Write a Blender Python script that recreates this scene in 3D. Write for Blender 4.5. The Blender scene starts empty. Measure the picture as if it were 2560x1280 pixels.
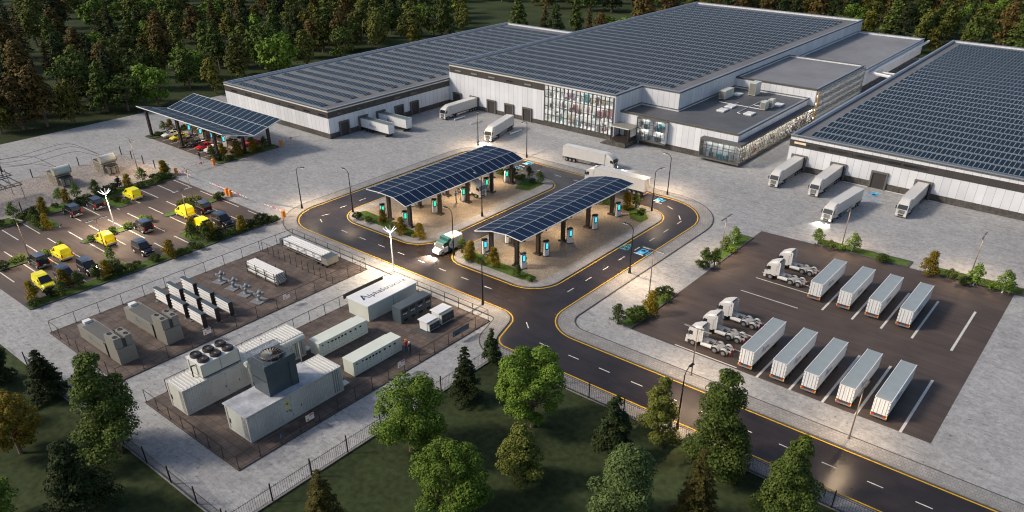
import bpy, bmesh, math, random
import numpy as np
from mathutils import Vector, Matrix
R = math.radians; PI = math.pi
S = bpy.context.scene; C = S.collection

# ---------------------------------------------------------------- camera, sky, sun, exposure
CAM_H, CAM_F, CAM_P, CAM_Y, PPX, PPY = 60.0, 1911.72, 0.56733723, 0.88481765, 1284.8, 878.6
cam = bpy.data.cameras.new('camera'); co = bpy.data.objects.new('camera', cam); C.objects.link(co)
co.location = (0, 0, CAM_H); co.rotation_euler = (PI/2 - CAM_P, 0, PI/2 - CAM_Y)
cam.sensor_width = 36; cam.lens = CAM_F/2560*36
cam.shift_x = (1280 - PPX)/2560; cam.shift_y = (PPY - 640)/2560
cam.clip_start = 1; cam.clip_end = 3000
S.camera = co
w = bpy.data.worlds.new('World'); S.world = w; w.use_nodes = True
nt = w.node_tree; bg = nt.nodes['Background']
sky = nt.nodes.new('ShaderNodeTexSky'); sky.sky_type = 'NISHITA'; sky.sun_disc = False
SUN_EL, SUN_AZ = R(36), math.atan2(-0.66, -0.75)          # the sun stands to the left of the view
sky.sun_elevation = SUN_EL; sky.sun_rotation = PI/2 - SUN_AZ
sky.dust_density = 2.5; sky.air_density = 1.0
nt.links.new(sky.outputs[0], bg.inputs[0]); bg.inputs[1].default_value = 0.068
sun = bpy.data.lights.new('sun', 'SUN'); sun.energy = 1.55; sun.angle = R(9); sun.color = (1.0, 0.89, 0.76)
so = bpy.data.objects.new('sun', sun); C.objects.link(so)
sd = Vector((math.cos(SUN_AZ)*math.cos(SUN_EL), math.sin(SUN_AZ)*math.cos(SUN_EL), math.sin(SUN_EL)))
so.rotation_euler = sd.to_track_quat('Z', 'Y').to_euler()
S.view_settings.view_transform = 'Standard'; S.view_settings.look = 'None'
S.view_settings.exposure = 0.9; S.view_settings.gamma = 1
S.render.engine = 'CYCLES'; S.cycles.use_denoising = True
S.cycles.max_bounces = 5; S.cycles.diffuse_bounces = 3; S.cycles.glossy_bounces = 3
S.cycles.transparent_max_bounces = 8; S.cycles.use_adaptive_sampling = False; S.cycles.filter_width = 1.15; S.cycles.sample_clamp_indirect = 4.0
LAMP = 2.6                                                  # strength of every lit lamp together

# ---------------------------------------------------------------- survey: photo pixel -> point on a level plane
_cp, _sp = math.cos(CAM_P), math.sin(CAM_P)
_ay = (math.cos(CAM_Y), math.sin(CAM_Y)); _ax = (math.cos(CAM_Y - PI/2), math.sin(CAM_Y - PI/2))
def G(px, py, z=0.0):
    x = (px - PPX)/CAM_F; y = -(py - PPY)/CAM_F
    d = (x, _cp + y*_sp, -_sp + y*_cp); t = (z - CAM_H)/d[2]
    return (d[0]*t*_ax[0] + d[1]*t*_ax[1], d[0]*t*_ay[0] + d[1]*t*_ay[1])
def Zm(zx, zy, s): return lambda x, y, z=0.0: G(zx + x/s, zy + y/s, z)

# ---------------------------------------------------------------- materials
MATS = {}
def pm(name, col, rough=.6, metal=0., ns=0, na=0., col2=None, bump=0., emit=None, es=0., spec=.5, det=4, ns2=0, na2=0.):
    """procedural material: base colour broken up by one or two noises"""
    if name in MATS: return MATS[name]
    m = bpy.data.materials.new(name); m.use_nodes = True; n = m.node_tree; b = n.nodes['Principled BSDF']; L = n.links
    b.inputs['Roughness'].default_value = rough; b.inputs['Metallic'].default_value = metal
    b.inputs['Specular IOR Level'].default_value = spec
    c = (*col, 1)
    b.inputs['Base Color'].default_value = c
    if ns:
        tc = n.nodes.new('ShaderNodeTexCoord'); t = n.nodes.new('ShaderNodeTexNoise')
        t.inputs['Scale'].default_value = ns; t.inputs['Detail'].default_value = det; L.new(tc.outputs['Object'], t.inputs['Vector'])
        r = n.nodes.new('ShaderNodeValToRGB'); L.new(t.outputs[0], r.inputs[0])
        c2 = col2 if col2 else tuple(max(0, v*(1 + na)) for v in col)
        c1 = tuple(max(0, v*(1 - na)) for v in col) if not col2 else col
        r.color_ramp.elements[0].position = .32; r.color_ramp.elements[0].color = (*c1, 1)
        r.color_ramp.elements[1].position = .68; r.color_ramp.elements[1].color = (*c2, 1)
        out = r.outputs[0]
        if ns2:
            t2 = n.nodes.new('ShaderNodeTexNoise'); t2.inputs['Scale'].default_value = ns2; t2.inputs['Detail'].default_value = 2
            L.new(tc.outputs['Object'], t2.inputs['Vector'])
            mr = n.nodes.new('ShaderNodeMapRange'); mr.inputs[1].default_value = .3; mr.inputs[2].default_value = .7
            mr.inputs[3].default_value = 1 - na2; mr.inputs[4].default_value = 1 + na2; L.new(t2.outputs[0], mr.inputs[0])
            vm = n.nodes.new('ShaderNodeVectorMath'); vm.operation = 'SCALE'; L.new(out, vm.inputs[0]); L.new(mr.outputs[0], vm.inputs['Scale']); out = vm.outputs[0]
        L.new(out, b.inputs['Base Color'])
        if bump:
            bp = n.nodes.new('ShaderNodeBump'); bp.inputs['Strength'].default_value = bump; bp.inputs['Distance'].default_value = .05
            L.new(t.outputs[0], bp.inputs['Height']); L.new(bp.outputs[0], b.inputs['Normal'])
    if emit:
        b.inputs['Emission Color'].default_value = (*emit, 1); b.inputs['Emission Strength'].default_value = es
    MATS[name] = m; return m

def nodes(m): return m.node_tree, m.node_tree.nodes['Principled BSDF'], m.node_tree.links
def concrete():
    m = pm('yard concrete', (.30, .305, .315), .85); n, b, L = nodes(m); N = n.nodes.new
    tc = N('ShaderNodeTexCoord')
    def noise(s, d=4, rough=.55, vec=None, dist=0):
        t = N('ShaderNodeTexNoise'); t.inputs['Scale'].default_value = s; t.inputs['Detail'].default_value = d
        t.inputs['Roughness'].default_value = rough; t.inputs['Distortion'].default_value = dist
        L.new(vec or tc.outputs['Object'], t.inputs['Vector']); return t.outputs[0]
    def mr(i, a, bb, c, d):
        t = N('ShaderNodeMapRange'); L.new(i, t.inputs[0])
        for k, v in enumerate((a, bb, c, d)): t.inputs[k+1].default_value = v
        return t.outputs[0]
    def mul(a, bb):
        t = N('ShaderNodeMath'); t.operation = 'MULTIPLY'; L.new(a, t.inputs[0]); L.new(bb, t.inputs[1]); return t.outputs[0]
    big = mr(noise(.035, 5, .6), .3, .7, .86, 1.12)
    mid = mr(noise(.55, 7, .72, dist=.8), .3, .7, .78, 1.16)
    fine = mr(noise(1.5, 8, .9), .36, .64, .66, 1.24)
    mp = N('ShaderNodeMapping'); mp.inputs['Rotation'].default_value[2] = .5; mp.inputs['Scale'].default_value = (.35, 2.2, 1); L.new(tc.outputs['Object'], mp.inputs[0])
    streak = mr(noise(.8, 5, .75, mp.outputs[0], 1.2), .54, .70, 1.05, .60)
    speck = mr(noise(1.6, 4, .7), .62, .67, 1.0, .38)
    f = mul(mul(mul(big, mid), mul(fine, streak)), speck)
    vm = N('ShaderNodeVectorMath'); vm.operation = 'SCALE'; rgb = N('ShaderNodeRGB'); rgb.outputs[0].default_value = (.348, .346, .342, 1)
    L.new(rgb.outputs[0], vm.inputs[0]); L.new(f, vm.inputs['Scale']); L.new(vm.outputs[0], b.inputs['Base Color'])
    bp = N('ShaderNodeBump'); bp.inputs['Strength'].default_value = .25; bp.inputs['Distance'].default_value = .03; L.new(fine, bp.inputs['Height']); L.new(bp.outputs[0], b.inputs['Normal'])
    return m
def tiles(name, c1, c2, mortar, w=1.0, h=1.0, ms=.02, off=.5, rough=.85, amt=.35, dark=True):
    m = pm(name, c1, rough); n, b, L = nodes(m); N = n.nodes.new
    tc = N('ShaderNodeTexCoord'); br = N('ShaderNodeTexBrick'); L.new(tc.outputs['Object'], br.inputs['Vector'])
    br.inputs['Color1'].default_value = (*c1, 1); br.inputs['Color2'].default_value = (*c2, 1); br.inputs['Mortar'].default_value = (*mortar, 1)
    br.inputs['Scale'].default_value = 1; br.inputs['Brick Width'].default_value = w; br.inputs['Row Height'].default_value = h
    br.inputs['Mortar Size'].default_value = ms; br.offset = off
    t = N('ShaderNodeTexNoise'); t.inputs['Scale'].default_value = .45; t.inputs['Detail'].default_value = 5; L.new(tc.outputs['Object'], t.inputs['Vector'])
    mr = N('ShaderNodeMapRange'); mr.inputs[1].default_value = .3; mr.inputs[2].default_value = .7; mr.inputs[3].default_value = 1-amt; mr.inputs[4].default_value = 1+amt; L.new(t.outputs[0], mr.inputs[0])
    vm = N('ShaderNodeVectorMath'); vm.operation = 'SCALE'; L.new(br.outputs[0], vm.inputs[0]); L.new(mr.outputs[0], vm.inputs['Scale']); L.new(vm.outputs[0], b.inputs['Base Color'])
    return m
def gravel(name, c1, c2, scale):
    m = pm(name, c1, .9); n, b, L = nodes(m); N = n.nodes.new
    tc = N('ShaderNodeTexCoord'); v = N('ShaderNodeTexVoronoi'); v.inputs['Scale'].default_value = scale; L.new(tc.outputs['Object'], v.inputs['Vector'])
    r = N('ShaderNodeValToRGB'); sp = N('ShaderNodeSeparateColor'); L.new(v.outputs['Color'], sp.inputs[0]); L.new(sp.outputs[0], r.inputs[0])
    r.color_ramp.elements[0].color = (*c1, 1); r.color_ramp.elements[1].color = (*c2, 1)
    t = N('ShaderNodeTexNoise'); t.inputs['Scale'].default_value = .3; t.inputs['Detail'].default_value = 4; L.new(tc.outputs['Object'], t.inputs['Vector'])
    mr = N('ShaderNodeMapRange'); mr.inputs[1].default_value = .3; mr.inputs[2].default_value = .7; mr.inputs[3].default_value = .85; mr.inputs[4].default_value = 1.12; L.new(t.outputs[0], mr.inputs[0])
    vm = N('ShaderNodeVectorMath'); vm.operation = 'SCALE'; L.new(r.outputs[0], vm.inputs[0]); L.new(mr.outputs[0], vm.inputs['Scale']); L.new(vm.outputs[0], b.inputs['Base Color'])
    bp = N('ShaderNodeBump'); bp.inputs['Strength'].default_value = .6; bp.inputs['Distance'].default_value = .08; L.new(v.outputs['Distance'], bp.inputs['Height']); L.new(bp.outputs[0], b.inputs['Normal'])
    return m
def seams(name, col, line, pitch, axis=0, width=.05, rough=.5, ns=.25, na=.06):
    """cladding: flat panels with dark joints every PITCH metres along an axis of the object"""
    m = pm(name, col, rough, ns=ns, na=na); n, b, L = nodes(m); N = n.nodes.new
    tc = N('ShaderNodeTexCoord'); sx = N('ShaderNodeSeparateXYZ'); L.new(tc.outputs['Object'], sx.inputs[0])
    ge = N('ShaderNodeNewGeometry'); sn = N('ShaderNodeSeparateXYZ'); L.new(ge.outputs['Normal'], sn.inputs[0])
    ab = N('ShaderNodeMath'); ab.operation = 'ABSOLUTE'; L.new(sn.outputs[0], ab.inputs[0])
    gt = N('ShaderNodeMath'); gt.operation = 'GREATER_THAN'; L.new(ab.outputs[0], gt.inputs[0]); gt.inputs[1].default_value = .5
    mx = N('ShaderNodeMix'); mx.data_type = 'FLOAT'; L.new(gt.outputs[0], mx.inputs[0]); L.new(sx.outputs[0], mx.inputs[2]); L.new(sx.outputs[1], mx.inputs[3])
    dv = N('ShaderNodeMath'); dv.operation = 'DIVIDE'; L.new(mx.outputs[0], dv.inputs[0]); dv.inputs[1].default_value = pitch
    fr = N('ShaderNodeMath'); fr.operation = 'FRACT'; L.new(dv.outputs[0], fr.inputs[0])
    lt = N('ShaderNodeMath'); lt.operation = 'LESS_THAN'; L.new(fr.outputs[0], lt.inputs[0]); lt.inputs[1].default_value = width/pitch
    # a slightly different tone per panel
    fl = N('ShaderNodeMath'); fl.operation = 'FLOOR'; L.new(dv.outputs[0], fl.inputs[0])
    wn = N('ShaderNodeTexWhiteNoise'); wn.noise_dimensions = '1D'; L.new(fl.outputs[0], wn.inputs['W'])
    mr = N('ShaderNodeMapRange'); mr.inputs[3].default_value = .93; mr.inputs[4].default_value = 1.04; L.new(wn.outputs[0], mr.inputs[0])
    src = b.inputs['Base Color'].links[0].from_socket
    vm = N('ShaderNodeVectorMath'); vm.operation = 'SCALE'; L.new(src, vm.inputs[0]); L.new(mr.outputs[0], vm.inputs['Scale'])
    mc = N('ShaderNodeMix'); mc.data_type = 'RGBA'; L.new(lt.outputs[0], mc.inputs[0]); L.new(vm.outputs[0], mc.inputs[6]); mc.inputs[7].default_value = (*line, 1)
    L.new(mc.outputs[2], b.inputs['Base Color']); return m
def solar(name, nx, ny, cx, cy, c=(.012, .026, .055), line=(.42, .47, .52), lw=.035, lwy=.02):
    """module faces: white frame lines from UV, small cells inside"""
    m = pm(name, c, .5, spec=.05); n, b, L = nodes(m); N = n.nodes.new
    uv = N('ShaderNodeUVMap'); sx = N('ShaderNodeSeparateXYZ'); L.new(uv.outputs[0], sx.inputs[0])
    def line_mask(src, k, wd):
        a = N('ShaderNodeMath'); a.operation = 'MULTIPLY'; L.new(src, a.inputs[0]); a.inputs[1].default_value = k
        f = N('ShaderNodeMath'); f.operation = 'FRACT'; L.new(a.outputs[0], f.inputs[0])
        s = N('ShaderNodeMath'); s.operation = 'SUBTRACT'; L.new(f.outputs[0], s.inputs[0]); s.inputs[1].default_value = .5
        ab = N('ShaderNodeMath'); ab.operation = 'ABSOLUTE'; L.new(s.outputs[0], ab.inputs[0])
        g = N('ShaderNodeMath'); g.operation = 'GREATER_THAN'; L.new(ab.outputs[0], g.inputs[0]); g.inputs[1].default_value = .5 - wd
        return g.outputs[0]
    def mx(a, bb):
        t = N('ShaderNodeMath'); t.operation = 'MAXIMUM'; L.new(a, t.inputs[0]); L.new(bb, t.inputs[1]); return t.outputs[0]
    frame = mx(line_mask(sx.outputs[0], nx, lw), line_mask(sx.outputs[1], ny, lwy))
    cell = mx(line_mask(sx.outputs[0], nx*cx, .07), line_mask(sx.outputs[1], ny*cy, .07))
    m1 = N('ShaderNodeMix'); m1.data_type = 'RGBA'; L.new(cell, m1.inputs[0]); m1.inputs[6].default_value = (*c, 1); m1.inputs[7].default_value = (c[0]*1.7+.006, c[1]*1.7+.006, c[2]*1.5+.006, 1)
    m2 = N('ShaderNodeMix'); m2.data_type = 'RGBA'; L.new(frame, m2.inputs[0]); L.new(m1.outputs[2], m2.inputs[6]); m2.inputs[7].default_value = (*line, 1)
    L.new(m2.outputs[2], b.inputs['Base Color'])
    r = N('ShaderNodeMath'); r.operation = 'MULTIPLY_ADD'; L.new(frame, r.inputs[0]); r.inputs[1].default_value = .2; r.inputs[2].default_value = .4; L.new(r.outputs[0], b.inputs['Roughness'])
    return m
def asphalt(name, c, rough=.45, var=.25, wet=.18):
    m = pm(name, c, rough); n, b, L = nodes(m); N = n.nodes.new; tc = N('ShaderNodeTexCoord')
    def noise(s, d, lo, hi):
        t = N('ShaderNodeTexNoise'); t.inputs['Scale'].default_value = s; t.inputs['Detail'].default_value = d; L.new(tc.outputs['Object'], t.inputs['Vector'])
        q = N('ShaderNodeMapRange'); q.inputs[1].default_value = .3; q.inputs[2].default_value = .7; q.inputs[3].default_value = lo; q.inputs[4].default_value = hi; L.new(t.outputs[0], q.inputs[0]); return q.outputs[0], t
    a, _ = noise(.18, 5, 1-var, 1+var); f, ft = noise(9, 3, .85, 1.15); g, _ = noise(.08, 4, rough-wet, rough+wet)
    mu = N('ShaderNodeMath'); mu.operation = 'MULTIPLY'; L.new(a, mu.inputs[0]); L.new(f, mu.inputs[1])
    rgb = N('ShaderNodeRGB'); rgb.outputs[0].default_value = (*c, 1)
    mp = N('ShaderNodeMapping'); mp.inputs['Scale'].default_value = (.12, 1.6, 1); mp.inputs['Rotation'].default_value[2] = .12; L.new(tc.outputs['Object'], mp.inputs[0])
    sk = N('ShaderNodeTexNoise'); sk.inputs['Scale'].default_value = .9; sk.inputs['Detail'].default_value = 4; sk.inputs['Distortion'].default_value = .8; L.new(mp.outputs[0], sk.inputs['Vector'])
    sq = N('ShaderNodeMapRange'); sq.inputs[1].default_value = .35; sq.inputs[2].default_value = .7; sq.inputs[3].default_value = 1.12; sq.inputs[4].default_value = .80; L.new(sk.outputs[0], sq.inputs[0])
    m3 = N('ShaderNodeMath'); m3.operation = 'MULTIPLY'; L.new(mu.outputs[0], m3.inputs[0]); L.new(sq.outputs[0], m3.inputs[1]); mu = m3
    vm = N('ShaderNodeVectorMath'); vm.operation = 'SCALE'; L.new(rgb.outputs[0], vm.inputs[0]); L.new(mu.outputs[0], vm.inputs['Scale']); L.new(vm.outputs[0], b.inputs['Base Color'])
    L.new(g, b.inputs['Roughness'])
    bp = N('ShaderNodeBump'); bp.inputs['Strength'].default_value = .3; bp.inputs['Distance'].default_value = .02; L.new(ft.outputs[0], bp.inputs['Height']); L.new(bp.outputs[0], b.inputs['Normal'])
    return m
def grassm(name, c1, c2, ns=1.2):
    m = pm(name, c1, .95, ns=ns, na=0, col2=c2, bump=.5, spec=.1, det=8, ns2=.06, na2=.35); return m
def leafm(name, c1, c2, c3):
    """foliage: each leaf picks its own tone, plus broad patches"""
    m = pm(name, c1, .75, spec=.15); n, b, L = nodes(m); N = n.nodes.new
    g = N('ShaderNodeNewGeometry'); r = N('ShaderNodeValToRGB'); L.new(g.outputs['Random Per Island'], r.inputs[0])
    r.color_ramp.elements[0].color = (*c1, 1); r.color_ramp.elements[1].color = (*c3, 1); e = r.color_ramp.elements.new(.5); e.color = (*c2, 1)
    oi = N('ShaderNodeObjectInfo'); q = N('ShaderNodeMapRange'); q.inputs[3].default_value = .72; q.inputs[4].default_value = 1.25; L.new(oi.outputs['Random'], q.inputs[0])
    vm = N('ShaderNodeVectorMath'); vm.operation = 'SCALE'; L.new(r.outputs[0], vm.inputs[0]); L.new(q.outputs[0], vm.inputs['Scale']); L.new(vm.outputs[0], b.inputs['Base Color'])
    return m
def glassm(name='window glass', tint=(.75, .8, .85)):
    m = bpy.data.materials.new(name); m.use_nodes = True; n = m.node_tree; n.nodes.clear(); N = n.nodes.new; L = n.links
    o = N('ShaderNodeOutputMaterial'); t = N('ShaderNodeBsdfTransparent'); t.inputs[0].default_value = (*tint, 1)
    g = N('ShaderNodeBsdfGlossy'); g.inputs['Roughness'].default_value = .04; lw = N('ShaderNodeLayerWeight'); pw_ = N('ShaderNodeMath'); pw_.operation = 'POWER'; L.new(lw.outputs['Facing'], pw_.inputs[0]); pw_.inputs[1].default_value = 5
    fr = N('ShaderNodeMath'); fr.operation = 'MULTIPLY_ADD'; L.new(pw_.outputs[0], fr.inputs[0]); fr.inputs[1].default_value = .9; fr.inputs[2].default_value = .05
    mx = N('ShaderNodeMixShader'); L.new(fr.outputs[0], mx.inputs[0]); L.new(t.outputs[0], mx.inputs[1]); L.new(g.outputs[0], mx.inputs[2]); L.new(mx.outputs[0], o.inputs[0])
    MATS[name] = m; return m

M = dict(
 conc=concrete(), road=asphalt('road asphalt', (.030, .0225, .019), .30, .38, .14), lot=asphalt('car park asphalt', (.084, .062, .052), .72, .15, .08),
 tlot=asphalt('trailer park asphalt', (.078, .057, .047), .66, .2, .1),
 walk=tiles('pavement slabs', (.24, .235, .225), (.30, .29, .28), (.13, .125, .12), .5, .5, .02, .5, amt=.15),
 kerb=pm('kerb stone', (.22, .215, .21), .8, ns=3, na=.15), dkerb=pm('dark kerb', (.07, .068, .066), .8, ns=3, na=.2),
 pav=tiles('brown paving', (.135, .100, .082), (.095, .073, .062), (.035, .028, .025), 1.15, 1.15, .03, .5, amt=.35),
 grav=gravel('tan gravel', (.17, .137, .102), (.33, .278, .212), 8), pgrav=gravel('pink gravel', (.18, .148, .13), (.41, .365, .33), 5.5),
 lawn=grassm('dark meadow', (.030, .041, .017), (.054, .071, .030)), grass=grassm('strip grass', (.045, .085, .016), (.085, .14, .03), 2.0),
 yel=pm('yellow road paint', (.62, .36, .02), .6, ns=2, na=.15), wht=pm('white road paint', (.62, .60, .56), .6, ns=2, na=.12),
 cyan=pm('cyan road paint', (.05, .42, .75), .5, ns=3, na=.1), lime=pm('lime road paint', (.35, .65, .05), .5, ns=3, na=.1),
 clad=seams('white wall panels', (.74, .75, .77), (.22, .23, .24), 1.65), band=seams('dark wall band', (.058, .050, .047), (.03, .03, .03), 1.65, rough=.6),
 plinth=pm('stone plinth', (.085, .078, .068), .9, ns=2.2, na=.35, bump=.6, ns2=.3, na2=.2), trim=pm('grey concrete trim', (.13, .125, .112), .85, ns=3, na=.25, bump=.4),
 cop=pm('blue grey coping', (.23, .27, .33), .45, ns=.3, na=.08), cream=pm('cream fascia', (.70, .68, .60), .5, ns=1, na=.05),
 deck=pm('roof membrane', (.150, .152, .160), .8, ns=.08, na=.16, ns2=.6, na2=.07), deck2=pm('dark roof membrane', (.102, .106, .114), .75, ns=.1, na=.22, ns2=.7, na2=.08),
 shut=seams('dock shutter', (.055, .047, .045), (.025, .022, .022), .5, rough=.55), glass=glassm(), mull=pm('bronze mullion', (.10, .085, .07), .45, .3),
 black=pm('black metal', (.018, .018, .019), .45, .4), dark=pm('dark brown metal', (.045, .034, .029), .5, .2, ns=2, na=.2), steel=pm('galvanised steel', (.36, .37, .38), .4, .6, ns=4, na=.15),
 white=pm('white paint', (.78, .78, .77), .4, ns=.8, na=.04), offw=pm('cream paint', (.60, .62, .55), .45, ns=.6, na=.05), tan=pm('taupe paint', (.235, .225, .195), .55, ns=.5, na=.06),
 greyroof=pm('trailer roof', (.30, .345, .355), .45, ns=.6, na=.06), slate=pm('slate blue paint', (.065, .085, .10), .5, ns=.7, na=.12), tyre=pm('tyre rubber', (.02, .02, .02), .8),
 clay=pm('pale truck paint', (.62, .60, .57), .35, ns=.8, na=.03), chassis=pm('pale chassis', (.36, .34, .31), .5, ns=3, na=.15), dchas=pm('dark chassis', (.05, .05, .052), .6, ns=3, na=.2),
 pane=pm('dark pane', (.02, .024, .028), .08, spec=.8), red=pm('red lens', (.65, .02, .015), .3), orange=pm('orange paint', (.85, .27, .02), .45),
 yell=pm('yellow van paint', (.88, .78, .01), .3), bvan=pm('dark van paint', (.012, .010, .012), .2, spec=.7), bluev=pm('dark blue roof', (.035, .06, .11), .3),
 logo_d=pm('dark lettering', (.02, .03, .04), .5), logo_b=pm('blue lettering', (.04, .28, .60), .5), logo_g=pm('grey lettering', (.30, .33, .36), .5),
 bark=pm('bark', (.09, .062, .05), .9, ns=4, na=.3), pbark=pm('pinkish bark', (.20, .125, .105), .9, ns=4, na=.3),
 pvc=pm('white pipe', (.64, .64, .63), .35), brass=pm('weathered tank paint', (.34, .31, .245), .5, .1, ns=1.5, na=.3, ns2=6, na2=.1), ins=pm('brown insulator', (.10, .04, .03), .35),
 lampw=pm('lamp glass', (1, 1, 1), .3, emit=(1, .93, .82), es=2.5), lampc=pm('cool lamp glass', (1, 1, 1), .3, emit=(.95, .97, 1), es=1.6),
 scr=pm('cyan screen', (.02, .2, .25), .3, emit=(.05, .55, .85), es=.85), scrg=pm('green screen', (.02, .25, .18), .3, emit=(.04, .72, .42), es=.75), ceil=pm('ceiling light', (1, 1, 1), .5, emit=(1, .93, .82), es=17.0),
 room=pm('room plaster', (.72, .70, .66), .8, ns=.6, na=.08), skin=pm('skin', (.45, .27, .20), .6), hair=pm('dark hair', (.03, .02, .015), .7))
M['contw'] = pm('container paint', (.60, .59, .545), .5, ns=.7, na=.07, ns2=5, na2=.05)
M['croof'] = pm('scuffed roof paint', (.42, .43, .45), .4, ns=.6, na=.3, ns2=3, na2=.12)
M['rack'] = solar('roof solar modules', 4, 1, 3, 5, (.009, .021, .037), (.36, .42, .48), .05, .035)
M['can'] = solar('canopy solar modules', 18, 3, 5, 8, (.008, .020, .050), (.50, .54, .58), .021, .013)
M['vwing'] = solar('wing solar modules', 17, 2, 6, 9, (.013, .028, .050), (.45, .50, .54), .028, .02)

# ---------------------------------------------------------------- mesh helpers
class MB:
    def __init__(s): s.v = []; s.f = []; s.m = []; s.mats = []; s.uv = {}
    def mi(s, m):
        if m not in s.mats: s.mats.append(m)
        return s.mats.index(m)
    def add(s, vs, fs, m, uvs=None):
        o = len(s.v); s.v += [tuple(v) for v in vs]; k = s.mi(m)
        for i, f in enumerate(fs):
            if uvs: s.uv[len(s.f)] = uvs[i]
            s.f.append(tuple(o + a for a in f)); s.m.append(k)
        return s
    def box(s, x0, x1, y0, y1, z0, z1, m, top=None, tx=0, ty=0):
        if x0 > x1: x0, x1 = x1, x0
        if y0 > y1: y0, y1 = y1, y0
        v = [(x0, y0, z0), (x1, y0, z0), (x1, y1, z0), (x0, y1, z0), (x0+tx, y0+ty, z1), (x1-tx, y0+ty, z1), (x1-tx, y1-ty, z1), (x0+tx, y1-ty, z1)]
        s.add(v, [(0, 3, 2, 1), (0, 1, 5, 4), (1, 2, 6, 5), (2, 3, 7, 6), (3, 0, 4, 7)], m); s.add(v, [(4, 5, 6, 7)], top or m); return s
    def prism(s, poly, z0, z1, m, top=None):
        n = len(poly); a = sum(poly[i][0]*poly[(i+1) % n][1] - poly[(i+1) % n][0]*poly[i][1] for i in range(n))
        if a < 0: poly = poly[::-1]
        v = [(x, y, z0) for x, y in poly] + [(x, y, z1) for x, y in poly]
        s.add(v, [(i, (i+1) % n, n+(i+1) % n, n+i) for i in range(n)] + [tuple(range(n-1, -1, -1))], m)
        s.add(v, [tuple(range(n, 2*n))], top or m); return s
    def side(s, prof, y0, y1, m, ty=None):
        """profile in (x, z) pushed from y0 to y1"""
        n = len(prof); a = sum(prof[i][0]*prof[(i+1) % n][1] - prof[(i+1) % n][0]*prof[i][1] for i in range(n))
        if a < 0: prof = prof[::-1]
        v = [(x, y0, z) for x, z in prof] + [(x, y1, z) for x, z in prof]
        s.add(v, [(i, n+i, n+(i+1) % n, (i+1) % n)[::-1] for i in range(n)] + [tuple(range(n)), tuple(range(2*n-1, n-1, -1))], m); return s
    def tube(s, p, q, r0, r1=None, m=None, n=8, cap=True):
        r1 = r0 if r1 is None else r1; p = Vector(p); q = Vector(q); d = (q-p).normalized()
        a = d.orthogonal().normalized(); b = d.cross(a)
        v = [p + (a*math.cos(t) + b*math.sin(t))*r0 for t in (2*PI*i/n for i in range(n))] + [q + (a*math.cos(t) + b*math.sin(t))*r1 for t in (2*PI*i/n for i in range(n))]
        f = [(i, (i+1) % n, n+(i+1) % n, n+i) for i in range(n)]
        if cap: f += [tuple(range(n-1, -1, -1)), tuple(range(n, 2*n))]
        s.add(v, f, m); return s
    def path(s, pts, r, m, n=6):
        for a, b in zip(pts, pts[1:]): s.tube(a, b, r, r, m, n)
        return s
    def lathe(s, prof, c, m, n=12, axis='z'):
        """(radius, height) rings about an axis through c"""
        v = []
        for r, h in prof:
            for i in range(n):
                t = 2*PI*i/n; a, b = r*math.cos(t), r*math.sin(t)
                v.append({'z': (c[0]+a, c[1]+b, c[2]+h), 'y': (c[0]+b, c[1]+h, c[2]+a), 'x': (c[0]+h, c[1]+a, c[2]+b)}[axis])
        k = len(prof); f = [(j*n+i, j*n+(i+1) % n, (j+1)*n+(i+1) % n, (j+1)*n+i) for j in range(k-1) for i in range(n)]
        f += [tuple(range(n-1, -1, -1)), tuple(range((k-1)*n, k*n))]; s.add(v, f, m); return s
    def quad(s, pts, m, uv=None): s.add(pts, [(0, 1, 2, 3)], m, [uv] if uv else None); return s
    def mesh(s, name, smooth=False):
        me = bpy.data.meshes.new(name); me.from_pydata(s.v, [], s.f)
        for m in s.mats: me.materials.append(m)
        me.polygons.foreach_set('material_index', s.m)
        if s.uv:
            l = me.uv_layers.new(name='UVMap')
            for i, uv in s.uv.items():
                for k, li in enumerate(me.polygons[i].loop_indices): l.data[li].uv = uv[k]
        if smooth: me.polygons.foreach_set('use_smooth', [True]*len(me.polygons))
        me.update(); return me
    def build(s, name, parent=None, loc=(0, 0, 0), rz=0, smooth=False, **tags):
        return link(name, s.mesh(name, smooth), parent, loc, rz, **tags)
def tag(o, label=None, cat=None, group=None, kind=None):
    if label: o['label'] = label
    if cat: o['category'] = cat
    if group: o['group'] = group
    if kind: o['kind'] = kind
    return o
def link(name, data, parent=None, loc=(0, 0, 0), rz=0, **tags):
    o = bpy.data.objects.new(name, data); C.objects.link(o); o.location = loc; o.rotation_euler = (0, 0, rz)
    if parent: o.parent = parent
    return tag(o, **tags)
def empty(name, loc=(0, 0, 0), rz=0, **tags): return link(name, None, None, loc, rz, **tags)
KIDS = {}
def kids(o):
    return [c for c in bpy.data.objects if c.parent == o]
def tree_of(o): return (o, [tree_of(c) for c in kids(o)])
def copy_tree(t, parent=None):
    o, ch = t; c = o.copy(); C.objects.link(c)
    c.parent = parent
    for k in ch: copy_tree(k, c)
    return c
def dup(t, loc, rz=0, label=None, group=None, sc=None):
    c = copy_tree(t); c.location = loc; c.rotation_euler = (0, 0, rz)
    if label: c['label'] = label
    if group: c['group'] = group
    if sc: c.scale = (sc,)*3 if not isinstance(sc, tuple) else sc
    return c
class Proto:
    """first placement moves the prototype itself, later ones are copies"""
    def __init__(s, root): s.t = tree_of(root); s.used = False
    def put(s, loc, rz=0, label=None, group=None, sc=None):
        if len(loc) == 2: loc = (*loc, 0)
        if s.used: return dup(s.t, loc, rz, label, group, sc)
        s.used = True; o = s.t[0]; o.location = loc; o.rotation_euler = (0, 0, rz)
        if label: o['label'] = label
        if group: o['group'] = group
        if sc: o.scale = (sc,)*3 if not isinstance(sc, tuple) else sc
        return o
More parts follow.
